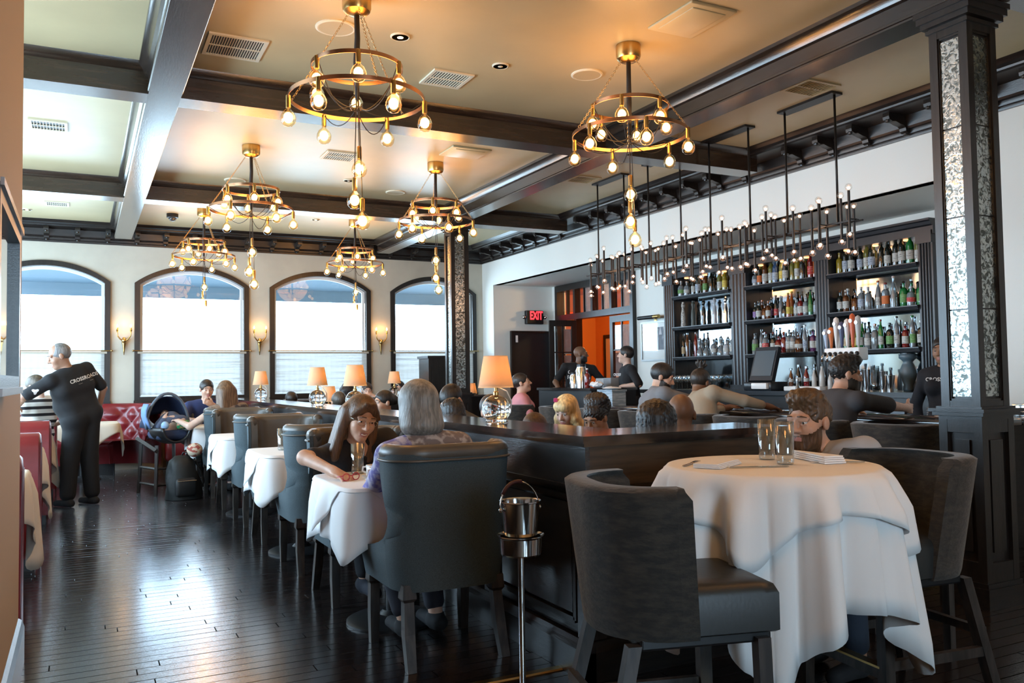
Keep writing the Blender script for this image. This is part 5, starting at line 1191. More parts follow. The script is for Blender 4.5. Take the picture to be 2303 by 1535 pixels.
# table settings on the round table and small tables
def tumbler(label, loc, r=.031, h=.155, water=None):
    t = thing('tumbler', label, 'glass', loc); build('glass_wall', MB().lathe([(r * .92, 0), (r, .01), (r * 1.08, h), (r * 1.02, h), (r * .93, .02), (0, .018)], n=24), MT['crystal'], t, smooth=True)
    if water: build('water', MB().lathe([(r * .92, .02), (r * 1.0, h * water), (0, h * water)], n=20), MT['glass'], t, smooth=True)
    build('foot', MB().lathe([(r * .92, .001), (r * .95, .014), (0, .016)], n=20), MT['crystal'], t, smooth=True)
tumbler('clear ribbed tumbler on the round table, the farther of two', (2.365, 2.47, .935)); tumbler('clear ribbed tumbler on the round table, the nearer of two', (2.295, 2.305, .935))
def napkin(label, loc, rz, w_, d_, h_, taper=0):
    t = thing('napkin', label, 'napkin', loc, rz)
    for k in range(4):
        e = k * .004; build('fold', MB().add([(-w_ / 2, -d_ / 2 + e, h_ * k / 4), (w_ / 2, -d_ / 2 + e + taper, h_ * k / 4), (w_ / 2, d_ / 2 - taper, h_ * k / 4 + .002), (-w_ / 2, d_ / 2, h_ * k / 4), (-w_ / 2, -d_ / 2 + e, h_ * (k + .8) / 4), (w_ / 2, -d_ / 2 + e + taper, h_ * (k + .8) / 4), (w_ / 2, d_ / 2 - taper, h_ * (k + .8) / 4 + .002), (-w_ / 2, d_ / 2, h_ * (k + .8) / 4)],
              [(0, 3, 2, 1), (4, 5, 6, 7), (0, 1, 5, 4), (1, 2, 6, 5), (2, 3, 7, 6), (3, 0, 4, 7)]), MT['cloth'], t)
napkin('folded white napkin between cutlery on the stool side of the round table', (2.06, 2.40, .936), .5, .22, .10, .016); napkin('white napkin folded to a point on the column side of the round table', (2.47, 2.33, .936), 1.35, .25, .09, .03, .03)
def cutlery(name, label, loc, rz, kind):
    t = thing(name, label, 'cutlery', loc, rz); build('handle', MB().rbox(-.1, .01, -.005, .005, 0, .004, .0018), MT['steel'], t)
    if kind == 'fork':
        build('neck', MB().rbox(.01, .045, -.009, .009, .0, .004, .0018), MT['steel'], t)
        for k in range(4): build('tine', MB().box(.045, .09, -.009 + .0055 * k, -.0065 + .0055 * k, .001, .004), MT['steel'], t)
    else: build('blade', MB().rbox(.01, .12, -.009, .006, .0005, .003, .0012), MT['steel'], t)
cutlery('knife', 'table knife in front of the folded napkin on the round table', (2.13, 2.28, .936), -.35, 'knife'); cutlery('fork', 'fork behind the folded napkin on the round table', (2.02, 2.50, .936), .6, 'fork'); cutlery('fork', 'fork leaning by the pointed napkin on the round table', (2.47, 2.23, .937), 2.5, 'fork')
tumbler('tall water glass between the two women', (1.36, 4.55, .748), .036, .165, .7); tumbler('empty water glass on the table behind the women', (1.34, 6.40, .748), .036, .16); tumbler('empty water glass on the third small table', (1.34, 8.40, .748), .036, .16)
def mug(label, loc, rz):
    t = thing('coffee_cup', label, 'cup', loc, rz); build('cup_body', MB().lathe([(.026, 0), (.030, .004), (.040, .03), (.042, .062), (.039, .062), (.037, .03), (.0, .008)], n=24), MT['white'], t, smooth=True)
    build('handle', MB().tube([(.038, 0, .052), (.058, 0, .05), (.062, 0, .03), (.038, 0, .018)], .005, 8), MT['white'], t, smooth=True); build('saucer', MB().lathe([(.03, -.006), (.065, .004), (.064, .006), (.03, -.002), (0, -.002)], n=28), MT['white'], t, smooth=True)
mug('white coffee cup nearer the woman with glasses', (1.37, 4.29, .756), 2.6); mug('white coffee cup nearer the grey haired woman', (1.345, 4.15, .756), 3.4)
gs = thing('eyeglasses', 'red folded eyeglasses on the cloth by the woman\'s hand', 'glasses', (1.235, 4.25, .748), .4); rm = M('red_acetate', (.45, .02, .06), .3)
for s in (-1, 1): build('lens_rim', MB().tube([(s * .032 + .022 * math.cos(a), 0, .02 + .018 * math.sin(a)) for a in np.linspace(0, 2 * PI, 15)[:-1]], .0025, 6, closed=True), rm, gs, smooth=True); build('temple', MB().tube([(s * .055, 0, .028), (s * .05, .05, .02), (s * -.02, .055, .01)], .0025, 6), rm, gs, smooth=True)
# ================================================================ PEOPLE (each body one continuous surface)
def smin(a, b, k):
    h = np.maximum(k - np.abs(a - b), 0) / k
    return np.minimum(a, b) - h * h * k * .25
class Field:
    def __init__(s, lo, hi, h):
        s.h = h; s.lo = np.array(lo, np.float32); n = np.ceil((np.array(hi) - np.array(lo)) / h).astype(int) + 1
        s.D = np.full(n, .2, np.float32); s.ax = [s.lo[i] + h * np.arange(n[i], dtype=np.float32) for i in range(3)]
    def win(s, lo, hi, pad):
        r = []
        for i in range(3):
            a = int(max(0, math.floor((lo[i] - pad - s.lo[i]) / s.h))); b = int(min(len(s.ax[i]), math.ceil((hi[i] + pad - s.lo[i]) / s.h) + 1))
            if b - a < 1: return None
            r.append(slice(a, b))
        return tuple(r)
    def pts(s, w): return s.ax[0][w[0]][:, None, None], s.ax[1][w[1]][None, :, None], s.ax[2][w[2]][None, None, :]
    def put(s, w, d, k, sub):
        if sub: s.D[w] = -smin(-s.D[w], d, k)
        else: s.D[w] = smin(s.D[w], d, k)
    def cap(s, a, b, ra, rb=None, k=.03, sub=False):
        rb = ra if rb is None else rb; a = np.array(a, float); b = np.array(b, float); m = max(ra, rb)
        w = s.win(np.minimum(a, b) - m, np.maximum(a, b) + m, k + 2 * s.h)
        if w is None: return
        X, Y, Z = s.pts(w); d = b - a; L = max(float(d @ d), 1e-9)
        t = np.clip(((X - a[0]) * d[0] + (Y - a[1]) * d[1] + (Z - a[2]) * d[2]) / L, 0, 1)
        q = np.sqrt((X - a[0] - t * d[0]) ** 2 + (Y - a[1] - t * d[1]) ** 2 + (Z - a[2] - t * d[2]) ** 2) - (ra + (rb - ra) * t)
        s.put(w, q.astype(np.float32), k, sub)
    def ell(s, c, r, H=None, k=.03, sub=False):
        c = np.array(c, float); r = np.array(r, float); m = np.full(3, r.max()); w = s.win(c - m, c + m, k + 2 * s.h)
        if w is None: return
        X, Y, Z = s.pts(w); X, Y, Z = X - c[0], Y - c[1], Z - c[2]
        if H is None: H = np.eye(3)
        u = (X * H[0, 0] + Y * H[1, 0] + Z * H[2, 0]); v = (X * H[0, 1] + Y * H[1, 1] + Z * H[2, 1]); z = (X * H[0, 2] + Y * H[1, 2] + Z * H[2, 2])
        k0 = np.sqrt((u / r[0]) ** 2 + (v / r[1]) ** 2 + (z / r[2]) ** 2); k1 = np.sqrt((u / r[0] ** 2) ** 2 + (v / r[1] ** 2) ** 2 + (z / r[2] ** 2) ** 2) + 1e-6
        s.put(w, (k0 * (k0 - 1) / k1).astype(np.float32), k, sub)
    def cut(s, p, n, k=.01):   # remove the half space beyond p along n
        X, Y, Z = s.pts((slice(None),) * 3); d = -((X - p[0]) * n[0] + (Y - p[1]) * n[1] + (Z - p[2]) * n[2])
        s.D = -smin(-s.D, d.astype(np.float32), k)
    def ripple(s, amp, fr, seed=0):
        X, Y, Z = s.pts((slice(None),) * 3); s.D += (amp * np.sin(fr * X + seed + 2 * np.sin(fr * .6 * Z)) * np.sin(fr * 1.1 * Y + 1.3 * seed) * np.sin(fr * .9 * Z + .7)).astype(np.float32)
    def net(s):
        D = s.D; S = D < 0; c = np.zeros(tuple(n - 1 for n in D.shape), np.int8); off = [(i, j, k) for i in (0, 1) for j in (0, 1) for k in (0, 1)]
        sl = lambda o: tuple(slice(o[q], D.shape[q] - 1 + o[q]) for q in range(3))
        for o in off: c += S[sl(o)]
        I = np.nonzero((c > 0) & (c < 8)); n = len(I[0])
        if n == 0: return np.zeros((0, 3)), []
        val = {o: D[I[0] + o[0], I[1] + o[1], I[2] + o[2]] for o in off}; pos = np.zeros((n, 3)); cnt = np.zeros(n)
        for a in off:
            for q in range(3):
                if a[q] == 0:
                    b = list(a); b[q] = 1; b = tuple(b); da, db = val[a], val[b]; m = (da < 0) != (db < 0); t = da / np.where(m, da - db, 1)
                    for r in range(3): pos[:, r] += m * ((t if r == q else a[r]))
                    cnt += m
        pos /= np.maximum(cnt, 1)[:, None]; P = s.lo + (np.stack(I, 1) + pos) * s.h
        idx = np.full(c.shape, -1, np.int64); idx[I] = np.arange(n); F = []
        for q in range(3):
            o1, o2 = [r for r in range(3) if r != q]
            A = [slice(None)] * 3; B = [slice(None)] * 3; A[q] = slice(0, -1); B[q] = slice(1, None)
            e = S[tuple(A)] != S[tuple(B)]; J = list(np.nonzero(e)); ok = (J[o1] > 0) & (J[o2] > 0) & (J[o1] < c.shape[o1]) & (J[o2] < c.shape[o2]); J = [j[ok] for j in J]
            def cell(d1, d2):
                K = list(J); K[o1] = K[o1] - d1; K[o2] = K[o2] - d2; return idx[tuple(K)]
            f = np.stack([cell(1, 1), cell(0, 1), cell(0, 0), cell(1, 0)], 1); f = f[(f >= 0).all(1)] if len(f) else f
            F.append(f)
        return P, np.concatenate(F)
def sdf_obj(name, fld, mat, parent):
    P, F = fld.net(); me = bpy.data.meshes.new(name); me.from_pydata(P.tolist(), [], F.tolist() if len(F) else []); 
    for m in (mat if isinstance(mat, (list, tuple)) else [mat]): me.materials.append(m)
    o = bpy.data.objects.new(name, me); COL.objects.link(o); o.parent = parent; fixn(o); me.shade_smooth(); return o
def nrm_(v): v = np.array(v, float); return v / np.linalg.norm(v)
def ik(a, b, l1, l2, pole):
    a, b = np.array(a, float), np.array(b, float); d = b - a; L = np.linalg.norm(d); L2 = min(L, l1 + l2 - .005); u = d / L; b = a + u * L2
    x = (l1 * l1 - l2 * l2 + L2 * L2) / (2 * L2); hgt = math.sqrt(max(l1 * l1 - x * x, 0)); p = np.array(pole, float); p = p - u * (p @ u); p = nrm_(p) if np.linalg.norm(p) > 1e-6 else np.array((0, 0, -1.)); return a + u * x + p * hgt, b
def head_frame(dirv, roll=0):
    f = nrm_(dirv); r = nrm_(np.cross(f, (0, 0, 1))); u = np.cross(r, f); c, s_ = math.cos(roll), math.sin(roll); r2 = r * c + u * s_; u2 = -r * s_ + u * c
    return np.stack([r2, f, u2], 1)
SK = {}
def skin(c):
    if c not in SK:
        SK[c] = M('skin_tone_%d' % len(SK), c, .5, var=(30, tuple(x * .92 for x in c), .4, .6)); SK[c].node_tree.nodes['Principled BSDF'].inputs['Subsurface Weight'].default_value = .06
    return SK[c]
def hairmat(c):
    key = ('h', c)
    if key not in SK: SK[key] = M('hair_tone_%d' % len(SK), c, .42, var=(28, tuple(min(1, x * 1.9 + .006) for x in c), .4, .68), bump=(70, .55, .006), scale=(2.2, 2.2, .35))
    return SK[key]
CM = {}
def fab(c, **k):
    key = (c, str(k))
    if key not in CM: CM[key] = M('garment_%d' % len(CM), c, .85, **({'bump': (40, .25, .006)} | k))
    return CM[key]
EYEW = M('eye_white', (.75, .72, .70), .25); EYEI = M('eye_iris', (.03, .018, .010), .15); LIP = M('lip_skin', (.45, .19, .16), .45); TEETH = M('teeth', (.8, .76, .70), .3)
def hand(B, wrist, d, palm_n, s, curl=.5, h=.005, spread=1.0, side=1):
    d = nrm_(d); pn = np.array(palm_n, float); pn = nrm_(pn - d * (pn @ d)); lat = np.cross(d, pn) * side     # lat points to the thumb side
    pc = wrist + d * .047 * s; Hm = np.stack([lat, d, pn], 1); B.ell(pc, (.040 * s, .050 * s, .017 * s), Hm, k=.012)
    B.cap(wrist - d * .01, wrist + d * .03, .026 * s, .027 * s, k=.015)
    for i, (o, L) in enumerate(((.030, .075), (.011, .084), (-.010, .078), (-.029, .060))):
        p0 = pc + d * .036 * s + lat * o * s * .95; dd = nrm_(d + lat * o * 1.6 * spread); L = L * s; r = .0088 * s
        a1 = curl * .5; a2 = curl * 1.2; d1 = nrm_(dd * math.cos(a1) + pn * math.sin(a1)); d2 = nrm_(dd * math.cos(a2) + pn * math.sin(a2)); d3 = nrm_(dd * math.cos(a2 * 1.4) + pn * math.sin(a2 * 1.4))
        p1 = p0 + d1 * L * .45; p2 = p1 + d2 * L * .32; p3 = p2 + d3 * L * .23
        B.cap(p0 - d * .012, p1, r * 1.05, r, k=.004); B.cap(p1, p2, r, r * .93, k=.004); B.cap(p2, p3, r * .93, r * .8, k=.004)
    t0 = pc - d * .020 * s + lat * .030 * s; td = nrm_(d * .65 + lat * .75 + pn * .25); t1 = t0 + td * .038 * s; t2 = t1 + nrm_(d * .9 + lat * .3 + pn * .25) * .034 * s
    B.cap(t0, t1, .0125 * s, .0105 * s, k=.010); B.cap(t1, t2, .0105 * s, .0085 * s, k=.004)
def hair_style(Hf, at, R, style, hs=1.0):
    def E(c, r, **k): Hf.ell(at(c), np.array(r) * hs, R, **k)
    def C(a, b, ra, rb=None, **k): Hf.cap(at(a), at(b), ra * hs, (rb if rb is not None else ra) * hs, **k)
    up = R[:, 2]; fw = R[:, 1]
    if style == 'short':
        E((0, -.012, .034), (.083, .103, .092)); Hf.cut(at((0, 0, -.045)), -up); E((0, .112, -.03), (.075, .075, .082), sub=True, k=.015)
        for s in (-1, 1): E((s * .085, .035, -.05), (.03, .035, .05), sub=True, k=.01)
    elif style == 'curly':
        E((0, -.014, .036), (.0785, .099, .090)); E((0, .018, .098), (.066, .080, .044)); E((0, .072, .098), (.050, .030, .030)); Hf.ripple(.0055, 130, 3)
        Hf.cut(at((0, 0, -.04)), -up); E((0, .118, -.03), (.085, .082, .088), sub=True, k=.012)
        for s in (-1, 1): E((s * .088, .045, -.045), (.03, .05, .06), sub=True, k=.01)
    elif style == 'bob':
        E((0, -.012, .034), (.090, .108, .098)); E((0, -.025, -.045), (.100, .098, .085)); E((0, -.04, -.09), (.100, .085, .05)); Hf.cut(at((0, 0, -.135)), -up, .015); E((0, .12, -.05), (.066, .09, .115), sub=True, k=.02)
    elif style == 'bob_fringe':
        E((0, -.010, .036), (.092, .110, .100)); E((0, -.02, -.045), (.102, .095, .085)); E((0, .065, .062), (.065, .036, .03)); Hf.cut(at((0, 0, -.16)), -up, .02); E((0, .13, -.075), (.060, .10, .105), sub=True, k=.02)
        for s in (-1, 1): C((s * .085, .02, -.06), (s * .10, .0, -.14), .03, .028); C((s * .10, -.02, -.10), (s * .085, .04, -.16), .026, .018)
    elif style in ('long', 'shoulder'):
        zl = -.33 if style == 'long' else -.235
        E((0, -.012, .034), (.087, .106, .096))
        for s in (-1, 0, 1): C((s * .055, -.06, -.0), (s * .085, -.075, zl), .052, .036, k=.04)
        if style == 'shoulder':
            for s in (-1, 1): C((s * .086, -.015, .03), (s * .102, -.005, zl + .01), .022, .034, k=.03); C((s * .02, .082, .090), (s * .076, .058, .02), .016, .012, k=.02)
        else:
            for s in (-1, 1): C((s * .078, .0, .02), (s * .095, -.02, -.24), .03, .03, k=.03)
        E((0, .125, -.05), (.058, .095, .115), sub=True, k=.02)
    elif style == 'bun':
        E((0, -.012, .034), (.082, .102, .091)); E((0, -.115, .02), (.05, .045, .05)); Hf.cut(at((0, 0, -.06)), -up); E((0, .112, -.03), (.075, .078, .085), sub=True, k=.015)
        for s in (-1, 1): E((s * .085, .03, -.05), (.03, .035, .05), sub=True, k=.01)
    elif style == 'puff':
        E((0, -.012, .034), (.084, .104, .092)); E((0, -.050, .118), (.095, .075, .050)); E((0, -.09, .06), (.085, .06, .07)); E((0, .112, -.03), (.073, .076, .082), sub=True, k=.015); Hf.cut(at((0, 0, -.06)), -up)
        for s in (-1, 1): E((s * .085, .03, -.05), (.03, .035, .05), sub=True, k=.01)
        Hf.ripple(.006, 190, 1)
    elif style == 'thick':
        E((0, -.018, .034), (.100, .116, .100)); E((0, -.05, -.04), (.100, .085, .08)); E((0, .125, -.03), (.075, .080, .09), sub=True, k=.015); Hf.ripple(.005, 150, 2)
    elif style == 'topknot':
        E((0, -.012, .034), (.082, .102, .091)); rg = random.Random(2)
        for i in range(14): a = rg.uniform(0, 6.28); C((0, -.03, .12), (.045 * math.cos(a), -.03 + .05 * math.sin(a), .155 + .03 * rg.random()), .012, .009, k=.006)
        Hf.cut(at((0, 0, -.055)), -up); E((0, .112, -.03), (.075, .075, .082), sub=True, k=.015)
    elif style == 'fringe_grey':
        E((0, -.014, .031), (.0785, .0985, .0905)); E((0, .085, .085), (.085, .075, .075), sub=True, k=.02); Hf.cut(at((0, 0, -.055)), -up); E((0, .108, -.03), (.080, .078, .082), sub=True, k=.015)
def person(label, pelvis, head, face, fwd, skin_c=(.50, .30, .21), hair_c=(.02, .014, .01), hair='short', shirt=(.1, .1, .1), sleeve=.55, pants=(.02, .022, .03), hands=(None, None), poles=(None, None), roll=0.0, h=.009, shw=.175, build_w=1.0,
           stand=False, seat=.46, feet=None, beard=None, glasses=False, smile=False, collar=None, shirt_kw={}, curl=(.5, .5), palms=(None, None), legs=True, female=False, shoes=(.01, .01, .012), neck_open=0, hs=1.0, wide=0, al=1.0):
    root = thing('person', label, 'person', (0, 0, 0), group='people in the dining room')
    P = np.array(pelvis, float); Hc = np.array(head, float); Fw = nrm_((fwd[0], fwd[1], 0)); S = np.array((Fw[1], -Fw[0], 0)); U = np.array((0, 0, 1.))
    R = head_frame(face, roll); at = lambda q: Hc + R @ (np.array(q, float) * hs); bw = build_w
    Nb = Hc - R[:, 2] * .10 - R[:, 1] * .025; T = nrm_(Nb - P); N = Nb - T * .065; Lt = np.linalg.norm(N - P); Fd = nrm_(Fw - T * (Fw @ T)); S = nrm_(np.cross(Fd, T))
    sh = [N - T * .045 + S * shw * s for s in (1, -1)]     # right, left
    arms = []
    for i, s in enumerate((1, -1)):
        tgt = hands[i]
        if tgt is None: tgt = P + Fd * (.30 if not stand else .05) + S * s * (.12 if not stand else .24) + U * (.06 if not stand else -.10)
        pole = poles[i] if poles[i] is not None else (S * s * .8 - U * .6 - Fd * .3)
        el, wr = ik(sh[i], tgt, .275 * al, .245 * al, pole); arms.append((sh[i], el, wr))
    lg = []
    for i, s in enumerate((1, -1)):
        hip = P + S * s * .085 - T * .01
        if stand: kn = np.array((*( (hip[:2] + np.array(feet[i][:2])) / 2), P[2] * .52)) + Fw * .02; an = np.array((feet[i][0], feet[i][1], .085)); fd = Fw
        else: kn = hip + Fw * .40 + U * (max(seat, .42) + .05 - hip[2] + .01) + S * s * .03; an = np.array((kn[0], kn[1], .09)) - Fw * .06; fd = Fw
        if not stand and feet is not None and feet[i] is not None: an = np.array(feet[i], float)
        lg.append((hip, kn, an, fd))
    pts = [P - U * .15, Hc + U * .2] + [p for a in arms for p in a] + ([q for l in lg for q in l[:3]] if legs else [])
    lo = np.min(pts, 0) - .15; hi = np.max(pts, 0) + .15
    if legs: lo[2] = -.01
    if not legs: lo[2] = P[2] - .12
    def torso(B, e):
        B.cap(P - S * .065 * bw, P + S * .065 * bw, (.105 + e) * (1 + .0 * bw), k=.05); m = P + T * Lt * .30; B.cap(m - S * .055 * bw + Fd * .01 * (bw - 1) * 6, m + S * .055 * bw + Fd * .01 * (bw - 1) * 6, .098 * (.55 + .45 * bw) + e, k=.06)
        m = P + T * Lt * .62; B.cap(m - S * .075 * bw, m + S * .075 * bw, .098 + e + .006 * (bw - 1), k=.06); m = P + T * Lt * .84; B.cap(m - S * .09, m + S * .09, .080 + e, k=.05)
        for a in sh: B.cap(N - T * .02, a, .050 + e * .7, .052 + e, k=.05)
        if female:
            for s in (-1, 1): B.ell(P + T * Lt * .66 + S * s * .075 + Fd * .085, (.062 + e, .055 + e, .062 + e), k=.03)
    B = Field(lo, hi, h); torso(B, 0)
    B.cap(N - T * .03, at((0, -.022, -.06)), .054, .050, k=.03)
    for i, (a, e, w_) in enumerate(arms):
        B.cap(a, e, .046 * (.8 + .2 * bw), .038, k=.025); B.cap(e, w_, .039, .026, k=.02); pn = palms[i] if palms[i] is not None else -U
        hand(B, w_, nrm_(w_ - e), pn, .98 * min(1, al * 1.2), curl[i], h, side=(1 if i == 0 else -1))
    if legs:
        for hip, kn, an, fd in lg:
            B.cap(hip, kn, .082, .056, k=.04); B.cap(kn, an, .054, .036, k=.02); B.cap(an - fd * .03 - U * .045, an + fd * .15 - U * .055, .034, .028, k=.02)
    E = lambda c, r, **k: B.ell(at(c), np.array(r) * hs, R, **k); Cc = lambda a, b, ra, rb=None, **k: B.cap(at(a), at(b), ra * hs, (rb or ra) * hs, **k)
    E((0, -.012, .030), (.074, .094, .087), k=.02); E((0, .022, -.045), (.057, .066, .072), k=.03); E((0, .060, -.098), (.026, .024, .020), k=.025)
    for s in (-1, 1): E((s * .036, .052, -.032), (.028, .030, .030), k=.02); E((s * .077, -.006, -.008), (.010, .020, .030), k=.008); Cc((s * .012, .086, .020), (s * .046, .074, .018), .011, .010, k=.012)
    for s in (-1, 1): B.ell(at((s * .032, .100, -.001)), np.array((.017, .015, .012)) * hs, R, k=.010, sub=True)
    for s in (-1, 1): Cc((s * .019, .0865, .0070), (s * .046, .0800, .0055), .0058, .0055, k=.004); Cc((s * .021, .084, -.0095), (s * .044, .079, -.0085), .0042, .004, k=.004)
    Cc((0, .084, .010), (0, .107, -.034), .0085, .0125, k=.010)
    for s in (-1, 1): Cc((s * .010, .098, -.037), (s * .014, .090, -.036), .008, .008, k=.006)
    up_ = .007 if smile else .001
    for s in (-1, 1):
        Cc((0, .084, -.0660), (s * .023, .078, -.0660 + up_), .0065, .005, k=.006); Cc((0, .084, -.0785), (s * .020, .079, -.0765 + up_), .0075, .0055, k=.006); B.cap(at((0, .0945, -.0725)), at((s * .022, .0875, -.0720 + up_)), .0022, .0018, k=.004, sub=True)
    if beard: E((0, .024, -.072), (.060, .064, .060), k=.015); E((0, .062, -.108), (.034, .026, .026), k=.015)
    sk = skin(skin_c); mats = [sk, LIP if sum(skin_c) > .5 else sk]
    if beard: mats.append(hairmat(beard))
    body = sdf_obj('body', B, mats, root)
    # lips and beard by place on the face
    n = len(body.data.polygons); cen = np.zeros(n * 3); body.data.polygons.foreach_get('center', cen); loc = ((cen.reshape(-1, 3) - Hc) @ R) / hs; mi = np.zeros(n, np.int32)
    lp_ = (np.abs(loc[:, 0]) < .022) & (loc[:, 1] > .078) & (np.abs(loc[:, 2] + .072) < (.008 if beard else .0125)); mi[lp_] = 1
    if beard:
        ax = np.abs(loc[:, 0]); mi[(loc[:, 2] < -.016 - .42 * np.maximum(loc[:, 1], 0)) & (loc[:, 2] > -.150) & (loc[:, 1] > -.002) & (ax < .072) & ~lp_] = 2
    body.data.polygons.foreach_set('material_index', mi)
    for s in (-1, 1):
        eb = MB().ball((0, 0, 0), .0118, 12, 8); e = build('eye', eb, EYEW, body, smooth=True); e.location = at((s * .032, .0755, -.001)); ir = build('iris', MB().ball((0, 0, 0), .0075, 10, 6), EYEI, e, smooth=True); ir.location = R[:, 1] * .0056 - R[:, 2] * .001
        br2 = build('eyebrow', MB().tube([tuple(at((s * .014, .0985, .0245))), tuple(at((s * .032, .096, .026))), tuple(at((s * .050, .083, .021)))], [.003, .0034, .002], 6), hairmat(hair_c if hair_c[0] < .3 else (.12, .08, .05)), body, smooth=True)
    if smile: build('teeth', MB().tube([tuple(at((x, .0905 - abs(x) * .18, -.0725 + abs(x) * .3))) for x in np.linspace(-.015, .015, 7)], .0026, 6), TEETH, body, smooth=True)
    if hair:
        Hlo = Hc - .34; Hhi = Hc + .24; Hf = Field(Hlo, Hhi, max(.005, h * .8)); hair_style(Hf, at, R, hair, hs); sdf_obj('hair', Hf, hairmat(hair_c), root)
    # garment over the torso with sleeves
    G = Field(lo, hi, max(h, .008)); torso(G, .014)
    if collar: G.cap(N - T * .02, N + T * .03, .062, .060, k=.02)
    for a, e, w_ in arms:
        if sleeve <= 1: q = a + (e - a) * sleeve; G.cap(a, q, .058 * (.8 + .2 * bw), .056 * (.85 + .15 * bw), k=.03)
        else: G.cap(a, e, .058, .050, k=.03); G.cap(e, e + (w_ - e) * (sleeve - 1), .050, .040, k=.02)
    G.cut(P - T * .09, -T, .01)
    for a, e, w_ in arms:
        d = nrm_(e - a) if sleeve <= 1 else nrm_(w_ - e)
    G.ell(N + T * .062 + Fd * .02, (.058, .066, .050), np.stack([S, Fd, T], 1), k=.012, sub=True)
    if neck_open: G.ell(N + T * .02 + Fd * .10, (.07, .06, .08), np.stack([S, Fd, T], 1), k=.012, sub=True)
    sk_ = {k: v for k, v in shirt_kw.items()}
    g = sdf_obj('shirt', G, sk_['mat'] if 'mat' in sk_ else fab(shirt, **sk_), root)
    if legs:
        Q = Field(lo, hi, max(h, .009)); Q.cap(P - S * .07 * bw, P + S * .07 * bw, .118, k=.05)
        for hip, kn, an, fd in lg: Q.cap(hip, kn, .094 + wide, .070 + wide, k=.04); Q.cap(kn, an + (kn - an) * .12, .070 + wide, (.058 if stand else .052) + wide, k=.02)
        Q.cut(P + T * .07, T, .01); sdf_obj('trousers', Q, fab(pants), root)
        for hip, kn, an, fd in lg:
            Sf = Field(an - .32, an + .32, .009); Sf.cap(an - fd * .045 - U * .045, an + fd * .16 - U * .055, .042, .034, k=.02); Sf.cap(an - U * .04, an, .045, .042, k=.02); Sf.cut(np.array((0, 0, .004)), -U, .004); Sf.cut(an + U * .0, U, .008); sdf_obj('shoe', Sf, fab(shoes), root)
    if glasses:
        wm = M('wire_frame', (.55, .50, .42), .25, 1)
        fr_ = MB()
        for s in (-1, 1): fr_.tube([tuple(at((s * .033 + .024 * math.cos(a), .103 - .006 * abs(math.cos(a)), -.004 + .016 * math.sin(a)))) for a in np.linspace(0, 2 * PI, 17)[:-1]], .0012, 5, closed=True); fr_.tube([tuple(at((s * .057, .099, .002))), tuple(at((s * .075, .05, .004))), tuple(at((s * .080, -.005, -.004)))], .0013, 5)
        fr_.tube([tuple(at((-.009, .106, .0))), tuple(at((.009, .106, .0)))], .0012, 5); build('spectacles', fr_, wm, root, smooth=True)
    return root, dict(N=N, T=T, S=S, Fd=Fd, P=P, arms=arms, shirt=g, at=at, R=R, sh=sh)
TAN = (.62, .37, .26); PALE = (.68, .46, .36); BROWN = (.20, .10, .055); OLIVE = (.40, .24, .15)
# the two women at the nearest small table
person('woman with glasses and shoulder length brown hair leaning over the white table', (1.49, 5.02, .55), (1.425, 4.70, 1.045), (.10, -.95, -.22), (.05, -1), TAN, (.075, .036, .016), 'shoulder', (.012, .013, .018), .62, (.015, .017, .022),
       hands=((1.17, 4.36, .790), (1.60, 4.35, .79)), poles=((-.8, -.2, .25), (.7, .3, -.4)), roll=.16, h=.0055, shw=.19, build_w=1.18, glasses=True, smile=True, female=True, neck_open=1, curl=(.35, .5), feet=((1.42, 4.62, .16), (1.62, 4.62, .10)), shoes=(.015, .018, .03), hs=1.06)
LEAFP = M('blue_violet_print', (.16, .15, .42), .8, var=(26, (.52, .50, .62), .44, .60), bump=(40, .2, .005))
LEAFG = M('taupe_leaf_print', (.19, .16, .16), .8, var=(24, (.45, .41, .40), .47, .60), bump=(40, .2, .005))
r6, d6 = person('woman with a grey bob in a violet patterned blouse, seen from behind', (1.50, 3.74, .57), (1.455, 3.86, 1.125), (-.10, 1, -.10), (-.08, 1), TAN, (.16, .15, .135), 'bob', (.3, .3, .4), 1.75, (.02, .02, .03),
       hands=((1.60, 4.16, .79), (1.415, 4.04, .90)), poles=((.6, -.3, -.5), (-.55, -.15, -.7)), h=.0055, shw=.185, build_w=1.15, female=True, curl=(.4, 1.1), palms=(None, (1, .2, 0)), feet=((1.60, 4.02, .09), (1.42, 3.98, .09)), shirt_kw={'mat': LEAFP}, hs=1.06)
gm_ = d6['shirt']; gm_.data.materials.append(LEAFG); n = len(gm_.data.polygons); cc = np.zeros(n * 3); gm_.data.polygons.foreach_get('center', cc); cc = cc.reshape(-1, 3)
u_ = (cc - d6['N']) @ d6['S']; gm_.data.polygons.foreach_set('material_index', ((u_ > -.10)).astype(np.int32))
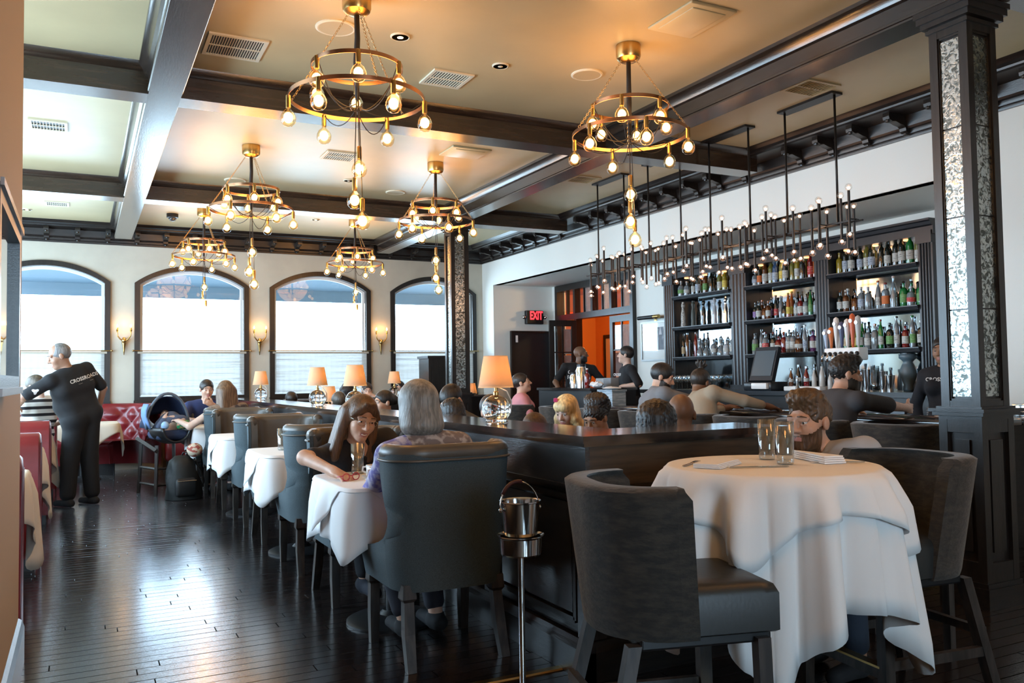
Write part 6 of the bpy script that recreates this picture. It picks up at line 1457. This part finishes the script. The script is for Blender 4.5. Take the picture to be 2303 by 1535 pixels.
# waiter
rw, dw = person('waiter in a black printed t-shirt reaching over the booth table', (.005, 9.84, .93), (-.20, 9.76, 1.545), (-.95, -.12, -.30), (-.62, .78), (.36, .20, .13), (.13, .13, .13), 'fringe_grey', (.010, .011, .013), .85, (.008, .009, .011),
       hands=((.16, 10.02, .97), (-.58, 9.86, 1.03)), poles=((.9, .2, -.1), (-.1, -.8, .15)), h=.008, shw=.215, build_w=1.62, stand=True, feet=((.11, 9.92), (-.12, 9.80)), hs=1.08, wide=.018)
from mathutils.bvhtree import BVHTree
def print_on(shirt, s, size, center, right, up, into, mat, name, bold=.0):
    o = text_mesh(s, size, name, mat, None, (0, 0, 0), (0, 0, 0), 0.0, bold); dgp = shirt.data; bv = BVHTree.FromPolygons([v.co[:] for v in dgp.vertices], [tuple(p.vertices) for p in dgp.polygons])
    import bmesh
    b = bmesh.new(); b.from_mesh(o.data); bmesh.ops.remove_doubles(b, verts=b.verts, dist=1e-5); bmesh.ops.subdivide_edges(b, edges=b.edges, cuts=1, use_grid_fill=False)
    c, r, u, i_ = (Vector(q) for q in (center, right, up, into)); r.normalize(); u.normalize(); i_.normalize()
    for v in b.verts:
        p = c + r * v.co.x + u * v.co.y; hit = bv.ray_cast(p - i_ * .4, i_, 1.0)
        v.co = (hit[0] - i_ * .004) if hit[0] else p
    b.to_mesh(o.data); b.free(); o.parent = shirt; o['label'] = 'printed lettering'; return o
WP = M('white_print', (.75, .75, .73), .8)
bk = Vector((.30, -.95, 0)).normalized(); rt = Vector((.95, .30, 0)); upv = Vector((0, 0, 1)); tl_ = Matrix.Rotation(-.30, 3, bk)
cen_ = Vector(dw['N']) + Vector((.155, .0, -.075))
r_t = tl_ @ rt; u_t = tl_ @ upv
if r_t.z < 0: tl_ = Matrix.Rotation(.30, 3, bk); r_t = tl_ @ rt; u_t = tl_ @ upv
print_on(dw['shirt'], 'CROSSROADS', .052, cen_, r_t, u_t, -bk, WP, 'shirt_print', .001)
print_on(dw['shirt'], '\u2014\u2014              \u2014\u2014', .022, cen_ - u_t * .042, r_t, u_t, -bk, WP, 'shirt_print')
sl = Vector(dw['arms'][1][0]) * .35 + Vector(dw['arms'][1][1]) * .65
em = MB(); n_ = 14; ep = []
for i in range(n_): a = 2 * PI * i / n_; rr = .026 * (1 + .35 * math.sin(3 * a)); ep.append((rr * math.cos(a), rr * math.sin(a)))
emb = mesh_obj('sleeve_emblem', [(0, 0, 0)] + [(x, y, 0) for x, y in ep], [(0, i + 1, (i + 1) % n_ + 1) for i in range(n_)], WP); bvs = BVHTree.FromPolygons([v.co[:] for v in dw['shirt'].data.vertices], [tuple(p.vertices) for p in dw['shirt'].data.polygons])
for v in emb.data.vertices:
    p = sl + rt * v.co.x + upv * v.co.y; hit = bvs.ray_cast(p + bk * .3, -bk, .6); v.co = (hit[0] + bk * .004) if hit[0] else p
emb.parent = dw['shirt']
# left booth guest
person('booth guest in a black and white striped shirt resting head on hand', (-.42, 10.52, .55), (-.44, 10.38, 1.235), (-.65, .55, -.35), (-.5, .6), PALE, (.06, .045, .03), 'short', (.7, .7, .7), 1.5, hands=((-.30, 10.62, .80), (-.62, 10.36, 1.17)), h=.009, shw=.19, build_w=1.1, shirt_kw={'mat': stripes('breton_stripes', (.75, .75, .73), (.015, .015, .02), 4.2, 2, thr=.62)}, legs=False)
# couple with the infant
person('man with short dark hair in a navy shirt facing the long haired woman', (1.42, 11.32, .55), (1.395, 11.12, 1.165), (.12, -1, -.10), (0, -1), TAN, (.02, .014, .01), 'short', (.018, .03, .10), .7, hands=((1.20, 10.75, .80), (1.42, 10.80, .98)), h=.009, shw=.195, build_w=1.1, palms=(None, (0, 1, 0)), curl=(.5, 1.2))
person('woman with long light brown hair reaching toward the infant seat', (1.50, 9.86, .55), (1.44, 9.92, 1.145), (-.35, .9, -.08), (-.2, 1), PALE, (.11, .062, .032), 'long', (.25, .18, .13), .15, (.05, .05, .06), hands=((1.55, 10.3, .80), (.98, 10.10, .82)), poles=((.5, -.2, -.6), (-.5, -.3, -.5)), h=.009, female=True, shirt_kw={'var': (18, (.05, .04, .04), .45, .58)})
b_r, _ = None, None
# diners beyond the half wall
person('blonde woman with a pink hair bow looking down', (3.14, 5.16, .53), (3.03, 5.10, 1.022), (-.86, -.45, -.30), (-1, 0), PALE, (.55, .40, .20), 'bob_fringe', (.012, .012, .014), .5, hs=.88, h=.006, female=True, legs=True)
bw_ = tag(build('hair_bow', MB().obox((2.945, 5.105, 1.10), .025, .06, .025, rz=-.5).ball((2.945, 5.105, 1.10), .015, 8, 6), M('pink_bow', (.65, .05, .20), .5)), 'pink bow in the blonde woman\'s hair', 'hair bow')
person('woman with a dark puff hairstyle looking down at her table', (3.13, 4.66, .53), (2.99, 4.66, .995), (-.84, -.36, -.38), (-1, 0), (.36, .19, .11), (.012, .009, .008), 'puff', (.42, .24, .20), .2, hs=.9, h=.006, female=True, legs=True)
person('person with thick black hair seen from behind near the half wall corner', (2.70, 3.78, .53), (2.73, 3.66, .995), (.62, .70, -.1), (.6, .7), (.48, .27, .17), (.008, .007, .007), 'thick', (.03, .03, .035), .5, h=.008, legs=True, hs=1.08)
person('man with a shaved head beside the black haired diner', (3.18, 3.98, .53), (3.10, 3.92, 1.035), (.55, .75, -.15), (.4, .8), BROWN, (.01, .008, .006), None, (.03, .03, .03), .5, h=.008, legs=True)
person('brown haired diner ducking below the ledge beside the blonde woman', (2.62, 4.98, .46), (2.64, 4.86, .905), (.45, .35, -.5), (.4, .4), TAN, (.045, .02, .008), 'short', (.03, .03, .03), .5, h=.009, legs=False)
person('dark haired diner in a red top behind the nearest glass lamp', (2.55, 5.62, .48), (2.62, 5.45, 1.02), (.1, -1, -.1), (0, -1), TAN, (.010, .008, .008), 'short', (.55, .03, .02), 1.5, h=.009, legs=False, shw=.2)
person('man with black hair bowing his head over his table', (2.78, 6.46, .52), (2.66, 6.28, 1.09), (-.85, -.35, -.75), (-.8, -.4), TAN, (.012, .010, .009), 'short', (.07, .065, .055), 1.5, h=.009, legs=True)
person('diner with a dark round head just behind the grey haired woman', (2.60, 6.06, .46), (2.54, 6.0, .985), (0, 1, -.2), (0, 1), TAN, (.008, .007, .007), 'thick', (.02, .02, .02), .5, h=.009, legs=False, hs=.95)
person('woman with a dark bun in profile beyond the ledge', (2.82, 8.12, .5), (2.68, 8.06, 1.03), (-.97, -.15, .0), (-1, 0), TAN, (.012, .009, .008), 'bun', (.02, .02, .025), .1, h=.009, female=True, legs=True)
person('short grey brown haired diner beyond the second lamp on the ledge', (2.62, 9.32, .5), (2.60, 9.42, 1.005), (0, 1, 0), (0, 1), TAN, (.055, .045, .035), 'short', (.05, .05, .06), .5, h=.01, legs=True)
person('dark haired diner low behind the ledge near the last lamp', (2.60, 11.7, .48), (2.57, 11.72, .985), (0, 1, 0), (0, 1), TAN, (.02, .014, .01), 'short', (.04, .04, .04), .5, h=.01, legs=True)
person('dark haired guest seen from behind against the third window', (3.34, 11.62, .5), (3.31, 11.55, 1.10), (.1, 1, 0), (0, 1), TAN, (.015, .011, .010), 'long', (.03, .03, .035), .5, h=.01, legs=True)
person('woman at the far window resting her chin on her hands', (3.98, 12.80, .5), (3.93, 12.62, 1.085), (-.15, -1, -.1), (0, -1), PALE, (.035, .02, .012), 'bun', (.35, .25, .2), .1, hands=((3.88, 12.5, 1.0), (3.98, 12.5, 1.0)), h=.009, female=True, legs=False, curl=(1.2, 1.2))
person('woman with long dark hair at the far window', (4.50, 12.80, .5), (4.46, 12.64, 1.10), (-.5, -.9, 0), (0, -1), TAN, (.012, .009, .008), 'long', (.02, .02, .02), .5, h=.009, female=True, legs=False)
# people at the bar
person('woman in a pink t-shirt seated at the far end of the bar', (4.58, 8.80, .72), (4.62, 8.80, 1.19), (.75, -.45, .25), (.8, -.3), TAN, (.02, .014, .010), 'bun', (.62, .27, .30), .6, h=.009, female=True, seat=.65)
person('man in a grey hooded top leaning at the bar', (4.58, 6.25, .73), (4.76, 6.28, 1.245), (.70, -.62, -.28), (1, -.2), TAN, (.012, .010, .009), 'short', (.20, .205, .22), 1.6, (.03, .035, .05), hands=((5.25, 6.0, .97), (5.25, 6.45, .97)), h=.0085, shw=.20, beard=(.02, .014, .010), collar=1, seat=.65, build_w=1.05, hs=1.05)
person('person with tied dreadlocks in a beige hooded jacket with a navy back', (4.60, 5.62, .72), (4.84, 5.84, 1.19), (.9, .25, -.30), (1, .1), BROWN, (.02, .014, .010), 'topknot', (.36, .30, .22), 1.7, (.02, .03, .06), hands=((5.32, 5.42, .96), (5.30, 5.95, .96)), h=.0085, shw=.21, collar=1, seat=.65, build_w=1.2)
bk_ = [o for o in bpy.data.objects if o.name.startswith('shirt')][-1]; bk_.data.materials.append(fab((.010, .022, .06))); n = len(bk_.data.polygons); cc = np.zeros(n * 3); bk_.data.polygons.foreach_get('center', cc); cc = cc.reshape(-1, 3)
bk_.data.polygons.foreach_set('material_index', ((cc[:, 0] < 4.57 + .47 * (cc[:, 2] - .72)) & (cc[:, 2] < 1.03) & (np.abs(cc[:, 1] - 5.62 - .5 * (cc[:, 2] - .72)) < .16)).astype(np.int32))
person('man with dark hair in a charcoal shirt leaning his forearm on the bar', (4.58, 4.30, .73), (4.86, 4.28, 1.25), (.85, -.45, -.05), (1, -.1), TAN, (.012, .010, .009), 'curly', (.045, .045, .05), .95, (.03, .03, .035), hands=((5.42, 4.12, .985), (5.30, 4.62, .97)), poles=((.1, -1, -.15), (0, 1, -.3)), h=.0075, shw=.22, build_w=1.25, beard=(.02, .015, .01), seat=.65, palms=((0, .9, 0), None), hs=1.05)
person('bearded man with tousled hair in a pale grey t-shirt beyond the round table', (3.20, 2.66, .52), (2.915, 2.775, 1.05), (-.98, -.12, -.02), (-1, -.1), (.55, .31, .21), (.075, .042, .020), 'curly', (.40, .42, .45), .6, (.03, .04, .06), h=.006, shw=.20, beard=(.085, .040, .018), build_w=1.1, hands=((2.98, 2.76, .60), (3.0, 2.60, .60)), poles=((.6, .1, -.8), (.6, -.1, -.8)), hs=1.06)
# staff
person('bald bartender in a black logo t-shirt standing by the pass doors', (6.58, 10.78, .96), (6.62, 10.70, 1.585), (.80, -.60, .05), (-.35, -.95), BROWN, (.012, .010, .008), None, (.010, .010, .011), .75, stand=True, feet=((6.45, 10.86), (6.75, 10.74)), h=.009, shw=.205, build_w=1.15, beard=(.010, .008, .007), hands=((6.22, 10.62, 1.02), (6.80, 10.50, 1.02)))
bs_ = [o for o in bpy.data.objects if o.name.startswith('shirt')][-1]
person('young dark haired bartender in a black t-shirt in profile by the glazed door', (6.55, 9.32, .92), (6.50, 9.36, 1.535), (-.70, .68, .15), (-.8, .3), PALE, (.015, .011, .009), 'short', (.010, .010, .012), .95, stand=True, feet=((6.50, 9.46), (6.55, 9.16)), h=.009, shw=.19, hands=((6.40, 9.52, 1.10), (6.35, 9.20, 1.12)))
bs2 = [o for o in bpy.data.objects if o.name.startswith('shirt')][-1]
person('woman bartender in black half hidden by the near mirrored column', (6.62, 4.72, .86), (6.58, 4.75, 1.44), (-.97, -.25, -.05), (-1, -.2), (.36, .20, .12), (.015, .012, .010), 'bun', (.012, .013, .018), 1.8, stand=True, feet=((6.62, 4.84), (6.64, 4.60)), h=.008, female=True)
bs3 = [o for o in bpy.data.objects if o.name.startswith('shirt')][-1]
def chest_print(shirt, s, size, c, toward):
    t_ = Vector(toward).normalized(); rr = Vector((0, 0, 1)).cross(t_).normalized(); print_on(shirt, s, size, c, rr, Vector((0, 0, 1)), -t_, WP, 'shirt_print', .001)
chest_print(bs_, 'CROSS\nROADS', .075, (6.50, 10.66, 1.28), (-.55, -.85, 0)); chest_print(bs2, 'CROSSROADS', .05, (6.43, 9.40, 1.27), (-.85, .0, 0)); chest_print(bs3, 'CROSSROADS', .045, (6.50, 4.70, 1.19), (-1, -.3, 0))
# infant in the car seat
person('baby lying in the infant car seat', (.88, 10.34, .75), (.86, 10.49, .87), (-.2, -.75, .6), (0, -1), PALE, (.05, .03, .02), 'short', (.08, .10, .16), 1.6, h=.008, shw=.07, legs=False, hands=((.84, 10.28, .86), (.93, 10.28, .86)), build_w=.5, hs=.62, al=.42)
